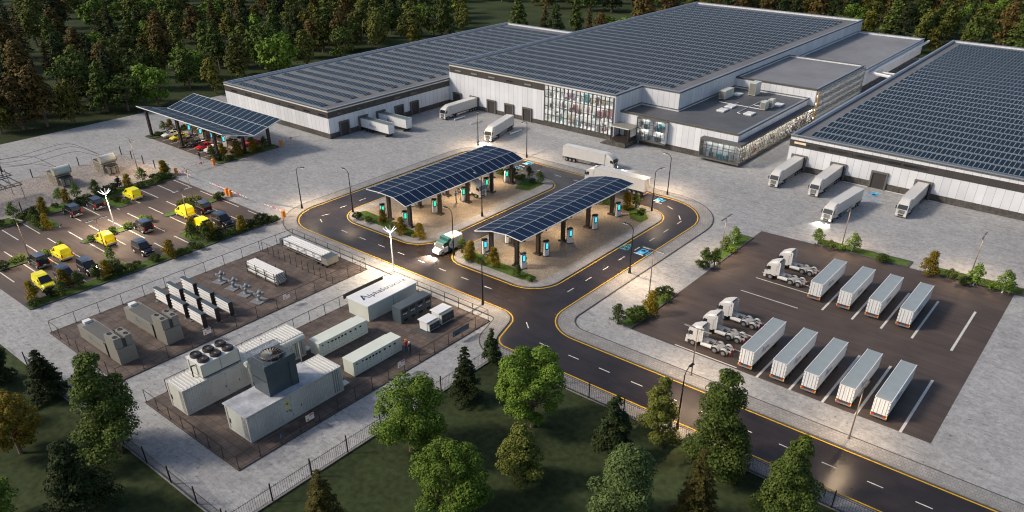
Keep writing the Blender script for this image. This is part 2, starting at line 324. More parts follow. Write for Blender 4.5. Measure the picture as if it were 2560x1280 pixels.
ORD = 'first second third fourth fifth sixth seventh eighth ninth tenth eleventh twelfth thirteenth fourteenth fifteenth sixteenth seventeenth eighteenth nineteenth twentieth'.split()
ORD += ['twenty-' + w_ for w_ in ORD[:9]] + ['thirtieth'] + ['thirty-' + w_ for w_ in ORD[:9]]
def fillet(pts, rad, closed=False, seg=10):
    out = []; n = len(pts)
    for i, p in enumerate(pts):
        r = rad[i] if isinstance(rad, (list, tuple)) else rad
        if (not closed and i in (0, n-1)) or r <= 0: out.append(p); continue
        a = Vector(pts[i-1]) - Vector(p); b = Vector(pts[(i+1) % n]) - Vector(p); P0 = Vector(p)
        la, lb = a.length, b.length; a.normalize(); b.normalize(); h = a.angle(b)/2; t = min(r/math.tan(h), la*.5 if closed else la*.95, lb*.95 if not closed else lb*.5); r = t*math.tan(h)
        c = P0 + (a+b).normalized()*(r/math.sin(h)); s0 = P0 + a*t - c; s1 = P0 + b*t - c
        a0 = math.atan2(s0.y, s0.x); a1 = math.atan2(s1.y, s1.x); da = (a1 - a0 + PI) % (2*PI) - PI
        out += [(c.x + r*math.cos(a0+da*k/seg), c.y + r*math.sin(a0+da*k/seg)) for k in range(seg+1)]
    return out
def offset(path, d, closed=False):
    out = []; n = len(path)
    for i in range(n):
        p = Vector(path[i]); a = Vector(path[i-1]) if (i or closed) else None; b = Vector(path[(i+1) % n]) if (i < n-1 or closed) else None
        ns = []
        for u, v in ((a, p), (p, b)):
            if u is None or v is None or (v-u).length < 1e-5: continue
            t = (v-u).normalized(); ns.append(Vector((-t.y, t.x)))
        m = sum(ns, Vector((0, 0))).normalized(); k = 1/max(.35, m.dot(ns[0])); q = p + m*d*k; out.append((q.x, q.y))
    return out
def sweep(mb, path, o0, o1, z0, z1, m, closed=False):
    A = offset(path, o0, closed); B = offset(path, o1, closed); n = len(path)
    v = [(x, y, z) for z in (z0, z1) for L_ in (A, B) for x, y in L_]; f = []
    for i in range(n if closed else n-1):
        j = (i+1) % n
        f.append((2*n+i, 2*n+j, 3*n+j, 3*n+i) if o1 < o0 else (2*n+i, 3*n+i, 3*n+j, 2*n+j))
        if z1 - z0 > .01: f += [(i, j, 2*n+j, 2*n+i), (n+j, n+i, 3*n+i, 3*n+j)]
    mb.add(v, f, m); return mb
def rr(x0, x1, y0, y1, r, seg=8): return fillet([(x0, y0), (x1, y0), (x1, y1), (x0, y1)], r, True, seg)
def sheet(name, poly, z, m, **k):
    bm = bmesh.new(); vs = [bm.verts.new((x, y, z)) for x, y in poly]; f = bm.faces.new(vs)
    f.normal_update()
    if sum(poly[i][0]*poly[(i+1) % len(poly)][1] - poly[(i+1) % len(poly)][0]*poly[i][1] for i in range(len(poly))) < 0: f.normal_flip()
    f.normal_update()
    bmesh.ops.triangulate(bm, faces=bm.faces[:]); me = bpy.data.meshes.new(name); bm.to_mesh(me); bm.free(); me.materials.append(m)
    return link(name, me, **k)
def text_mesh(body, size, m, ext=.004, space=1.0, offs=0.0, align='LEFT'):
    cu = bpy.data.curves.new('lettering', 'FONT'); cu.body = body; cu.size = size; cu.extrude = ext; cu.space_character = space; cu.offset = offs; cu.align_x = align; cu.resolution_u = 3
    o = bpy.data.objects.new('t', cu); C.objects.link(o); dg = bpy.context.evaluated_depsgraph_get(); dg.update()
    me = bpy.data.meshes.new_from_object(o.evaluated_get(dg)); me.materials.clear(); me.materials.append(m); wd = o.dimensions.x
    bpy.data.objects.remove(o); return me, wd
def light(kind, parent, loc, energy, col=(1, .74, .46), size=.08, angle=None, rot=(0, 0, 0), blend=1.0):
    l = bpy.data.lights.new('lamp_light', kind); l.energy = energy*LAMP; l.color = col
    if kind in ('POINT', 'SPOT'): l.shadow_soft_size = .05
    if kind == 'SPOT': l.spot_size = angle; l.spot_blend = blend
    o = bpy.data.objects.new('lamp_light', l); C.objects.link(o); o.parent = parent; o.location = loc; o.rotation_euler = rot; return o
STRUCT = dict(kind='structure')
M['slate2'] = pm('green grey roof', (.15, .19, .19), .5, ns=.6, na=.06); M['slate3'] = pm('gantry paint', (.12, .13, .14), .6, ns=2, na=.2)
M['redp'] = pm('red sign paint', (.6, .03, .03), .5); M['polem'] = pm('grey pole paint', (.20, .175, .15), .5, .3)
M['logo_b2'] = pm('deep blue lettering', (.02, .10, .28), .5)
M['deck3'] = pm('pale roof membrane', (.21, .215, .225), .8, ns=.07, na=.14, ns2=.5, na2=.06)
# ---------------------------------------------------------------- ground, roads, pavements
sheet('lawn', [(-1500, -300), (900, -300), (900, 1500), (-1500, 1500)], -.03, M['lawn'], **STRUCT)
sheet('yard', [(-222.3, 26.2), (-60.9, 26.2), (-60.9, 70), (80, 70), (80, 322), (-161, 322), (-161, 250.5), (-222.3, 250.5)], 0, M['conc'], **STRUCT)
OUT = fillet([(80, 81.5), (-61, 81.5), (-61, 141), (-127.5, 141), (-127.5, 81.1), (-66.2, 81.1), (-63.6, 72.6), (80, 72.6)], [0, 6, 11, 7, 9, 3.6, 3, 0])
sheet('road', OUT, .008, M['road'], **STRUCT)
def ribbon(name, path, a, b, z0, z1, m, closed=False, parts=None, **k):
    mb = MB(); sweep(mb, path, a, b, z0, z1, m, closed); return mb.build(name, **k)
# outer pavement: path runs with the road on its left, so the pavement is at negative offsets
ribbon('pavement', OUT[:-1] + [(-20, 72.6), (80, 72.6)], -.30, -2.5, 0.0, .12, M['walk'], **STRUCT)
ribbon('kerb', OUT, 0, -.30, 0, .14, M['kerb'], **STRUCT)
ribbon('gutter', OUT, .0, .22, 0, .012, M['dkerb'], **STRUCT)
ribbon('pavement_edge', OUT[:-1], -2.5, -2.66, 0, .13, M['dkerb'], **STRUCT)
ribbon('yellow_line', OUT, .32, .52, 0, .018, M['yel'], **STRUCT)
ISL = [rr(-119.6, -95.4, 89.6, 133.2, [6, 5, 4.5, 5]), rr(-89.4, -67.6, 89.2, 133.2, [4.5, 5.5, 5.5, 5])]
for pl in ISL:
    mb = MB(); mb.prism(pl, 0, .12, M['walk']); mb.build('pavement', **STRUCT)
    ribbon('kerb', pl, 0, .28, 0, .14, M['kerb'], True, **STRUCT)
    ribbon('gutter', pl, 0, -.2, 0, .012, M['dkerb'], True, **STRUCT)
    ribbon('yellow_line', pl, -.3, -.48, 0, .018, M['yel'], True, **STRUCT)
    sheet('gravel_bed', offset(pl, 2.3, True), .128, M['grav'], **STRUCT)
def grass_patch(poly, z=.14, name='grass_strip', kerb=True):
    sheet(name, poly, z, M['grass'], **STRUCT)
    if kerb: ribbon('kerb', poly, -.16, .16, 0, z+.03, M['dkerb'], True, **STRUCT)
for pl in ([(-117.2, 91.8), (-99.5, 91.6), (-99.5, 94), (-117.2, 95)], [(-111, 130.8), (-98.2, 130.8), (-98.2, 125), (-101.6, 124.2), (-103, 128.8), (-111, 128.8)],
           [(-87.2, 91.2), (-73, 91.2), (-71.2, 92.4), (-71.4, 93.6), (-87.2, 94.4)], [(-87, 131), (-72.6, 131), (-70, 128), (-70.2, 125.2), (-73, 125.8), (-75, 128.8), (-87, 129)]):
    grass_patch(fillet(pl, .6, True, 4), .136, kerb=False)
# painted dashes
mb = MB()
def dash(x0, y0, x1, y1, wd=.16, m=None, z=.016):
    d = Vector((x1-x0, y1-y0)).normalized()*1; n = Vector((-d.y, d.x))*wd/2; p = [(x0+n.x, y0+n.y, z), (x1+n.x, y1+n.y, z), (x1-n.x, y1-n.y, z), (x0-n.x, y0-n.y, z)]
    (mb.quad(p[::-1], m or M['wht']))
for k in range(12):
    if k < 8: dash(-113.3+5.25*k, 85.55, -111.6+5.25*k, 85.55)
for k in range(26): dash(-58.2+5.3*k, 77.1, -56.4+5.3*k, 77.1)
for k in range(8): dash(-64.4, 92.7+5.27*k, -64.4, 94.5+5.27*k)
for k in range(9): dash(-115.8+5.25*k, 137, -114.1+5.25*k, 137)
for k in range(7): dash(-122.5, 92.8+5.27*k, -122.5, 94.6+5.27*k)
dash(-120.9, 86.4, -119.4, 85.7); dash(-122.2, 87.9, -121.6, 89.3); dash(-65.0, 132, -66.2, 133.6); dash(-70.5, 136.6, -68.8, 135.8); dash(-63.5, 80.6, -62.1, 79.4)
mb.build('lane_dashes', **STRUCT)
# the charging symbols on the asphalt
def symbol(cx, cy, s, flip, kind, rz):
    q = MB()
    def rect(x0, x1, y0, y1, m, z=.020): q.quad([(x0*s, y0*s, z), (x1*s, y0*s, z), (x1*s, y1*s, z), (x0*s, y1*s, z)], m)
    if kind == 'pump':
        rect(-1, .3, -1.1, 1.1, M['cyan']); rect(-.75, .05, .15, .85, M['road'], .024); rect(-1.3, .6, -1.35, -1.1, M['wht'])
        for a, b in (((.3, .6), (.75, .6)), ((.75, .6), (.75, -.6)), ((.75, -.6), (1.1, -.6)), ((1.1, -.6), (1.1, .5)), ((1.1, .5), (.9, .9))):
            d = Vector((b[0]-a[0], b[1]-a[1])).normalized(); n = Vector((-d.y, d.x))*.07
            q.quad([(s*(a[0]+n.x), s*(a[1]+n.y), .022), (s*(a[0]-n.x), s*(a[1]-n.y), .022), (s*(b[0]-n.x), s*(b[1]-n.y), .022), (s*(b[0]+n.x), s*(b[1]+n.y), .022)], M['cyan'])
        q.add([(-.45*s, -.1*s, .026), (-.7*s, -.55*s, .026), (-.35*s, -.5*s, .026), (-.4*s, -.95*s, .026), (-.05*s, -.35*s, .026), (-.35*s, -.4*s, .026)], [(0, 1, 2, 5), (5, 2, 3, 4)], M['wht'])
    else:
        for r in ((-1.3, -1.15, -.9, .9), (-1.3, 0, .78, .9), (-1.3, 0, -.9, -.78), (-.15, 0, -.9, .9), (0, .8, .55, .67), (0, 1.0, -.67, -.55), (.8, .92, -.2, .67), (.9, 1.02, -.67, -.1)): rect(*r, M['cyan'])
        for a in (-.9, .25):
            q.add([(a*s, .5*s, .022), ((a-.2)*s, -.05*s, .022), ((a+.15)*s, .05*s, .022), ((a-.05)*s, -.5*s, .022), ((a+.35)*s, .12*s, .022), ((a+.08)*s, .02*s, .022)], [(0, 1, 2, 5), (5, 2, 3, 4)], M['lime'])
        rect(1.05, 1.6, -.05, .15, M['lime']); rect(1.2, 1.3, -.3, .4, M['lime'])
    q.build('charging_symbol', None, (cx, cy, 0), rz, **STRUCT)
symbol(-62.6, 114.1, 1.05, 0, 'pump', PI/2*.98 - PI/2); symbol(-66.4, 114.1, 1.0, 0, 'truck', PI/2); symbol(-109.7, 139.6, .9, 0, 'pump', 0); symbol(-109.5, 135.2, .95, 0, 'truck', 0)
symbol(-39.7, 171, 1.0, 0, 'pump', PI); symbol(-73.5, 138.6, .9, 0, 'pump', 0)
mb = MB()
for k in range(3):
    for i in range(8):
        a0 = -2.2 + i*.16; r = 2.2 + .7*k; c0 = (-39.6, 170.6)
        p = [(c0[0]+rr_*math.cos(a), c0[1]+rr_*math.sin(a), .012) for rr_, a in ((r, a0), (r+.14, a0), (r+.14, a0+.16), (r, a0+.16))]; mb.quad(p, M['cyan'])
mb.build('painted_waves', **STRUCT)
# white van-parking
def van_park():
    sheet('car_park', [(-165.3, 33.45), (-127, 33.45), (-127, 80.7), (-165.3, 80.7)], .010, M['lot'], **STRUCT)
    global mb; mb = MB(); wd = .2
    Y = [32, 35.96, 39.95, 43.8, 47.7, 51.6, 55.6, 59.4, 63.5, 68, 72, 75.9, 79.9]
    for y in Y[2:]:
        dash(-164.4, y-.0, -157, y, wd)
        dash(-153.7, y, -147.7, y, wd)
    for y in Y[1:]:
        dash(-145.4, y, -139.3, y, wd)
        if y not in (35.96,): dash(-136, y, -129.8, y, wd)
    mb.build('stall_lines', **STRUCT)
van_park()
sheet('gravel_yard', [(-190.8, 28), (-170, 28), (-167.5, 81.3), (-190.8, 81.3)], .012, M['pgrav'], **STRUCT)
for pl, r in (([(-170, 28), (-165.2, 28), (-165.2, 80.3), (-166, 81.3), (-168.6, 81.3)], .4), ([(-165.4, 48.4), (-157.6, 48.4), (-157.6, 52.2), (-165.4, 52.2)], 1.2), ([(-165.4, 63.2), (-157.8, 63.2), (-157.8, 66.8), (-165.4, 66.8)], 1.2),
              ([(-147.5, 33.5), (-145.6, 33.5), (-145.6, 48.2), (-147.5, 48.2)], .8), ([(-147.5, 50.9), (-145.6, 50.9), (-145.6, 64.2), (-147.5, 64.2)], .8), ([(-147.5, 67.4), (-145.6, 67.4), (-145.6, 80.5), (-147.5, 80.5)], .8),
              ([(-129.8, 33.6), (-127, 33.6), (-127, 81.4), (-129.2, 81.4)], .5), ([(-136, 48.2), (-129.6, 48.2), (-129.6, 51.4), (-136, 51.4)], 1.0), ([(-135.8, 64), (-129.6, 64), (-129.6, 66.8), (-135.8, 66.8)], 1.0),
              ([(-200.4, 92.6), (-196.9, 92.6), (-196.9, 109.6), (-200.4, 109.6)], .8), ([(-171.6, 92.6), (-165.8, 92.6), (-165.8, 109.6), (-169.4, 109.6), (-169.6, 96)], .8)):
    grass_patch(fillet(pl, r, True, 5), .13 + .004*(r == 1.2))
sheet('car_park', [(-197, 92.8), (-170, 92.8), (-170, 109.4), (-197, 109.4)], .011, M['lot'], **STRUCT)
sheet('pavement', [(-197, 100.9), (-170.5, 100.9), (-170.5, 102.4), (-197, 102.4)], .06, M['walk'], **STRUCT)
mb = MB()
for x in (-193.3, -189.5, -185.6, -181.3, -177.3, -173.6): dash(x, 93.3, x, 98.6, .16); dash(x, 104, x, 109.2, .16)
mb.build('stall_lines', **STRUCT)
# trailer park
sheet('trailer_park', [(-50, 89.1), (-6.7, 89.0), (-6.7, 139.0), (-50, 136.9)], .010, M['tlot'], **STRUCT)
mb = MB()
for x in (-29.4, -24.7, -20.2, -15.85, -10.3): dash(x, 88.95, x, 103.7, .34)
for x in (-29.4, -24.7, -20.3, -15.8, -10.3): dash(x, 113.5, x, 128.4, .34)
for y in (89.45, 93.75, 98.8, 103.45): dash(-42.4, y, -32.6, y, .2)
for y in (111.6, 117.55, 120.2, 126.55): dash(-42.4, y, -32.6, y, .2)
mb.build('stall_lines', **STRUCT)
for a, b in ((G(1742, 668), G(1858, 608)), (G(1533, 803), G(1688, 735))): pass
for pl in ([(-52.4, 119.3), (-49.9, 119.3), (-49.9, 132.6), (-52.4, 132.6)], [(-52.2, 89.4), (-49.9, 89.4), (-49.9, 103.4), (-52.2, 103.4)], [(-39.6, 137.5), (-23.4, 138.2), (-23.4, 140.9), (-39.6, 140.2)], [(-19.2, 138.5), (-5.6, 139.0), (-5.6, 141.8), (-19.2, 141.2)]):
    grass_patch(pl, .12)
# compounds
COMP = ((-117.3, -96.5, 32.2, 77.3), (-89.3, -68.0, 32.2, 77.2))
for x0, x1, y0, y1 in COMP:
    mb = MB(); mb.box(x0, x1, y0, y1, 0, .16, M['dkerb'], top=M['pav']); mb.build('paved_pad', **STRUCT)

# ---------------------------------------------------------------- buildings
def poly_band(path, o0, o1, z0, z1, m, name, par, closed=True):
    b = MB(); sweep(b, path, o0, o1, z0, z1, m, closed); return b.build(name, par)
def building(name, poly, h, label, deckm, plinth=True, cat='building', wallm=None, z0=0, cop=None, pz=.62):
    """poly counter-clockwise; wall shell, plinth, roof deck sunk behind a parapet, coping"""
    t = empty(name, label=label, cat=cat); b = MB(); b.prism(poly, z0, h - pz, wallm or M['clad'], top=deckm); b.build('wall', t)
    r = sheet('roof', offset(poly, .30, True), h - pz + .02, deckm, parent=t)
    b = MB(); sweep(b, poly, 0.002, .32, h - pz, h, wallm or M['clad'], True); sweep(b, poly, -.16, .42, h, h + .12, cop or M['cop'], True); 
    sweep(b, poly, -.05, 0, h - .38, h, M['trim'], True); b.build('parapet', t)
    return t
def band(t, pts, z0, z1, m, name, d=.05, th=.0):
    b = MB(); sweep(b, pts, -d, .02, z0, z1, m, False); A = offset(pts, -d); 
    return b.build(name, t)
def dock_door(t, axis, c, pos, w_=3.3, h=3.7, ztop=None, fw=.36, dep=.4):
    b = MB(); s = MB(); a0, a1 = c - w_/2, c + w_/2
    if axis == 'y':   # on a wall facing -Y at y = pos
        b.box(a0, a0+fw, pos-dep, pos+.05, 0.02, h, M['trim']); b.box(a1-fw, a1, pos-dep, pos+.05, 0.02, h, M['trim']); b.box(a0+fw, a1-fw, pos-dep, pos+.05, h-fw, h, M['trim'])
        s.box(a0+fw, a1-fw, pos-.20, pos+.05, 0.02, h-fw, M['shut'])
    else:             # on a wall facing +X at x = pos
        b.box(pos-.05, pos+dep, a0, a0+fw, 0.02, h, M['trim']); b.box(pos-.05, pos+dep, a1-fw, a1, 0.02, h, M['trim']); b.box(pos-.05, pos+dep, a0+fw, a1-fw, h-fw, h, M['trim'])
        s.box(pos-.05, pos+.20, a0+fw, a1-fw, 0.02, h-fw, M['shut'])
    o = b.build('dock_door', t); s.build('shutter', o)
def vent(t, axis, c, pos, z, w_=2.7, h=.5, m=None):
    b = MB(); f = MB()
    for (u0, u1, z0, z1, k, mm) in ((c-w_/2, c+w_/2, z-h/2, z+h/2, .09, M['mull']),):
        if axis == 'y': b.box(u0, u1, pos-k, pos+.02, z0, z1, mm); f.box(u0+.1, u1-.1, pos-k-.02, pos, z0+.08, z1-.08, m or M['pane'])
        else: b.box(pos-.02, pos+k, u0, u1, z0, z1, mm); f.box(pos, pos+k+.02, u0+.1, u1-.1, z0+.08, z1-.08, m or M['pane'])
    o = b.build('window', t); f.build('pane', o)
rng = random.Random(5); M['wallglow'] = pm('soft wall glow', (1, 1, 1), .5, emit=(1, .88, .72), es=2.2); M['ceilw'] = pm('warm ceiling light', (1, 1, 1), .5, emit=(1, .80, .58), es=24)
ICOL = [pm('interior tone %d' % i, c, .7) for i, c in enumerate(((.55, .53, .52), (.30, .33, .42), (.42, .18, .20), (.10, .35, .38), (.65, .64, .62), (.16, .15, .15), (.34, .26, .30), (.5, .42, .3)))]
def interior(t, axis, a0, a1, z0, z1, pos, depth, floors=2, dens=1.0, warm=True, tone=None, es=None):
    """a lit room behind glass: plaster shell, goods and plants on each floor, ceiling lights"""
    def B(mb, u0, u1, d0, d1, q0, q1, m):
        if axis == 'y': mb.box(u0, u1, pos+d0, pos+d1, q0, q1, m)
        else: mb.box(pos-d1, pos-d0, u0, u1, q0, q1, m)
    sh = MB(); B(sh, a0, a1, depth-.1, depth-.02, z0, z1, M['room']); B(sh, a0, a0+.08, .1, depth-.1, z0, z1, M['room']); B(sh, a1-.08, a1, .1, depth-.1, z0, z1, M['room'])
    fh = (z1-z0)/floors
    for k in range(floors): B(sh, a0+.08, a1-.08, .12, depth-.1, z0+k*fh, z0+k*fh+.12, M['room'])
    sh.build('interior', t)
    g = MB(); n = int((a1-a0)*dens)
    for k in range(floors):
        for i in range(n*2):
            u = rng.uniform(a0+.5, a1-.9); d = rng.uniform(.7, depth-.8); hh = rng.uniform(.5, fh*.72); ww = rng.uniform(.3, 1.5); B(g, u, min(a1-.1, u+ww), d, min(depth-.15, d+rng.uniform(.2, .8)), z0+k*fh+.12, z0+k*fh+.12+hh, rng.choice(ICOL))
    o = g.build('furniture', t); o['kind'] = 'stuff'
    c = MB(); nl = max(2, int((a1-a0)/3))
    for k in range(floors):
        for i in range(nl):
            u = a0 + (i+.5)*(a1-a0)/nl
            for d in ((.9, 1.15), (depth-1.2, depth-.9)) if depth > 2.6 else ((depth*.5, depth*.5+.25),): B(c, u-.9, u+.9, d[0], d[1], z0+(k+1)*fh-.12, z0+(k+1)*fh-.06, M['ceil'])
    c.build('light_strips', t)
def glazing(t, axis, a0, a1, z0, z1, pos, us, zs, wv=.14, wh=.12, dep=.22, fr=None, name='glass_wall'):
    g = MB(); b = MB(); fr = fr or M['mull']
    def B(mb, u0, u1, d0, d1, q0, q1, m):
        if axis == 'y': mb.box(u0, u1, pos-d1, pos-d0, q0, q1, m)
        else: mb.box(pos+d0, pos+d1, u0, u1, q0, q1, m)
    B(g, a0, a1, 0, .03, z0, z1, M['glass']); o = g.build(name, t)
    for u in us: B(b, u-wv/2, u+wv/2, -.05, dep, z0, z1, fr)
    b.build('mullions', o); b = MB()
    for z in zs: B(b, a0, a1, -.04, dep*.7, z-wh/2, z+wh/2, fr)
    b.build('transoms', o); return o
# left warehouse
LW = [(-207.1, 122), (-161.1, 122), (-161.1, 248.5), (-207.1, 248.5)]
t = building('warehouse', LW, 7.4, 'low white warehouse at left with a dark window band and docked white trailers', M['deck'])
P1 = [(-207.1, 248.5), (-207.1, 122), (-161.1, 122), (-161.1, 166.9)]
band(t, P1, 0, 1.3, M['plinth'], 'plinth', .12); band(t, P1, 5.2, 6.75, M['band'], 'dark_band', .045); band(t, P1, 6.75, 7.05, M['cream'], 'fascia', .07)
for x in (-202.3, -195.6, -189.1, -182.5, -176.3, -169.6, -163.5): vent(t, 'y', x, 122-.04, 5.85, 2.7, .55)
for y in (126.3, 132.9, 139.3, 145.9, 152.1, 158.7, 164.8): vent(t, 'x', y, -161.1+.04, 5.85, 2.8, .55)
for y in (126.7, 133.2, 139.5, 146.3, 152.2): dock_door(t, 'x', y, -161.1+.02, 3.2, 3.75, dep=.45)
# middle warehouse: the front has a glazed hall, cut out of the shell
MW = [(-161.0, 167), (-126.2, 167), (-126.2, 171.5), (-104.15, 171.5), (-103.75, 171.5), (-103.75, 179.5), (-92.8, 179.5), (-92.8, 317), (-161.0, 317)]
FULL = [(-161.0, 167), (-103.75, 167), (-103.75, 179.5), (-92.8, 179.5), (-92.8, 317), (-161.0, 317)]
t = empty('warehouse', label='tall central white warehouse with a glazed front hall and the largest solar roof', cat='building')
HM = 11.5; PZ = .62
b = MB(); b.prism(MW, 0, HM-PZ, M['clad']); b.box(-104.15, -103.75, 167, 171.5, 0, HM-PZ, M['clad']); b.box(-126.2, -104.15, 167.02, 171.5, 0, 1.15, M['trim']); b.box(-126.2, -104.15, 167.02, 171.5, 10.75, HM-PZ, M['clad']); b.build('wall', t)
sheet('roof', offset(FULL, .30, True), HM-PZ+.02, M['deck'], parent=t)
b = MB(); sweep(b, FULL, 0.002, .32, HM-PZ, HM, M['clad'], True); sweep(b, FULL, -.16, .42, HM, HM+.12, M['cop'], True); sweep(b, FULL, -.05, 0, HM-.38, HM, M['trim'], True); b.build('parapet', t)
band(t, [(-160.9, 167), (-104.2, 167)], 0, 1.15, M['plinth'], 'plinth', .14)
band(t, [(-160.9, 167), (-126.25, 167)], 9.1, 10.8, M['band'], 'dark_band', .045); band(t, [(-160.9, 167), (-126.25, 167)], 10.8, 11.1, M['cream'], 'fascia', .07)
for x in (-157.5, -151.3, -144.7, -138.2, -131.8): vent(t, 'y', x, 167-.04, 9.85, 2.4, .5, M['steel'] if x != -138.2 else M['pane'])
for x in (-158.0, -151.3, -144.8, -138.3, -131.9): dock_door(t, 'y', x, 167-.02, 3.3, 3.7, dep=.38)
interior(t, 'y', -126.1, -104.2, 1.15, 10.75, 167, 4.3, 3, .55)
n = 17; us = [-126.05 + i*(21.8/n) for i in range(n+1)]
glazing(t, 'y', -126.15, -104.2, 1.15, 10.75, 167.0, us, (1.3, 3.1, 5.4, 7.7, 9.6, 10.65), .24, .12, .22)
# right warehouse
RW = [(-61.1, 174.8), (60, 174.8), (60, 318), (-61.1, 318)]
t = building('warehouse', RW, 7.9, 'white warehouse at right with lorries backed to its dock doors', M['deck'])
P1 = [(-61.1, 190), (-61.1, 174.8), (59.9, 174.8)]
band(t, P1, 0, 1.4, M['plinth'], 'plinth', .12); band(t, P1, 5.4, 6.9, M['band'], 'dark_band', .045); 
for x in (-58.3, -49.3, -40.3, -31.35): dock_door(t, 'y', x, 174.8-.02, 3.6, 3.78, dep=.4)
litp = pm('lit strip window', (.3, .25, .2), .15, ns=1.2, na=.5, emit=(1, .72, .42), es=.35)
vent(t, 'y', -58.7, 174.8-.04, 6.35, 2.9, .62, litp)
for k in range(5): vent(t, 'y', -54.6 + 5.2*k, 174.8-.04, 6.2, 5.0, .7)
b = MB(); b.box(-56.3, -51.4, 174.3, 174.6, 0, .08, M['wht']); b.box(-47.4, -42.2, 174.3, 174.6, 0, .08, M['wht']); b.box(-38.4, -33.2, 174.3, 174.6, 0, .08, M['wht']); b.box(-29.5, -27.3, 174.3, 174.6, 0, .08, M['wht']); b.build('dock_kerbs', t)
# entrance wing, low, with the overhanging glazed corner
EW = [(-103.75, 169.5), (-71.4, 169.5), (-71.4, 212), (-92.8, 212), (-92.8, 179.5), (-103.75, 179.5)]
HE = 7.15
t = building('office_wing', EW, HE, 'low white office wing with a dark flat roof and an overhanging glazed corner', M['deck2'], cop=M['trim'], pz=.4)
b = MB(); sweep(b, [(-71.4, 169.5), (-71.4, 212)], -.17, .43, HE+.121, HE+.16, M['cop'], False); b.build('coping', t)
band(t, [(-97.6, 169.5), (-79.4, 169.5)], 0, 1.35, M['plinth'], 'plinth', .12)
# dark shop window in the front
b = MB(); b.box(-98.0, -89.6, 169.2, 169.49, 1.35, 6.75, M['mull']); b.build('window_surround', t)
interior(t, 'y', -97.8, -89.8, 1.5, 6.7, 168.3, .85, 2, .7)
b = MB(); b.box(-98.0, -97.8, 168.25, 169.2, 1.35, 6.75, M['mull']); b.box(-89.8, -89.6, 168.25, 169.2, 1.35, 6.75, M['clad']); b.box(-98, -89.6, 168.25, 169.2, 6.7, 6.9, M['trim']); b.box(-98, -89.6, 168.25, 169.2, 1.2, 1.5, M['trim']); b.build('window_box', t)
glazing(t, 'y', -97.8, -89.8, 1.5, 6.7, 168.3, [-97.7+1.13*i for i in range(8)], (1.6, 2.9, 4.2, 5.5, 6.6), .10, .09, .12)
# glazed corner volume
gx0, gx1, gy0, gy1, gz0, gz1 = -80.0, -69.6, 167.6, 213.5, .95, 4.95
b = MB(); b.box(gx0, gx1, gy0, gy1, gz1, gz1+.4, M['trim'], top=M['deck2']); b.build('shelf_roof', t)
b = MB(); b.box(gx0, gx1, gy0, gy1, gz0-.35, gz0, M['trim']); b.box(gx0, gx0+.25, gy0, 169.45, gz0, gz1, M['trim']); b.build('floor_slab', t)
b = MB(); b.box(-71.35, -71.05, 170, gy1-.1, gz0, gz1, M['room']); b.box(gx0+.3, -71.4, 169.15, 169.45, gz0, gz1, M['room']); b.box(-78.6, -72.5, 170, 211, -.01, gz0-.36, M['black']); b.build('inner_wall', t)
g = MB()
for i in range(17):
    y = rng.uniform(170, 212); h = rng.uniform(.4, 1.9); g.box(-71.0, -70.5+rng.uniform(-.2, .4), y, y+rng.uniform(.3, 1.4), gz0, gz0+h, rng.choice(ICOL))
for i in range(8):
    x = rng.uniform(-79.2, -71.5); g.box(x, x+rng.uniform(.3, .9), 168.4, 169.0, gz0, gz0+rng.uniform(.5, 2.2), rng.choice(ICOL))
o = g.build('furniture', t); o['kind'] = 'stuff'
b = MB()
for i in range(14): b.box(-70.8, -70.3, 170.3+3*i, 172.9+3*i, gz1-.10, gz1-.03, M['ceilw'])
for i in range(4): b.box(-78.6+2.3*i, -77.2+2.3*i, 168.2, 168.5, gz1-.10, gz1-.03, M['ceil'])
b.build('light_strips', t)
ys = []
y = gy0 + .12
while y < gy1: ys.append(y); y += 1.0 if (len(ys) % 4) else 2.3
glazing(t, 'x', gy0, gy1, gz0, gz1, gx1-.05, ys, (1.1, 3.3, 3.9, 4.85), .11, .09, .06)
glazing(t, 'y', gx0+.25, gx1-.05, gz0, gz1, gy0+.05, [gx0+.4+1.43*i for i in range(8)], (1.1, 3.3, 3.9, 4.85), .11, .10, .12)
# entrance porch with steps
t2 = empty('entrance_porch', (-101, 166, 0), label='dark entrance porch with a flat canopy on a raised landing', cat='porch')
def at(mb): 
    mb.v = [(x+101, y-166, z) for x, y, z in mb.v]; return mb
b = MB(); b.box(-103.6, -98.0, 163.4, 169.45, 0, 1.2, M['plinth'], top=M['dark'])
for k in range(5): b.box(-103.6-.35*(k+1), -103.6-.35*k, 163.4, 166.6, 0, 1.0-.2*k, M['plinth'])
at(b).build('landing', t2)
b = MB(); b.box(-103.4, -97.9, 164.6, 169.0, 4.35, 4.6, M['cream'], top=M['tan']); at(b).build('canopy', t2)
for x, y in ((-103.2, 164.8), (-98.1, 164.8), (-103.2, 168.8), (-98.1, 168.8)): b = MB(); b.box(x-.09, x+.09, y-.09, y+.09, 1.2, 4.35, M['dark']); at(b).build('post', t2)
b = MB(); b.box(-102.2, -100.4, 169.3, 169.48, 1.2, 3.6, M['pane']); b.box(-98.16, -98.04, 164.9, 168.7, 1.25, 2.2, M['dark']); at(b).build('door', t2)
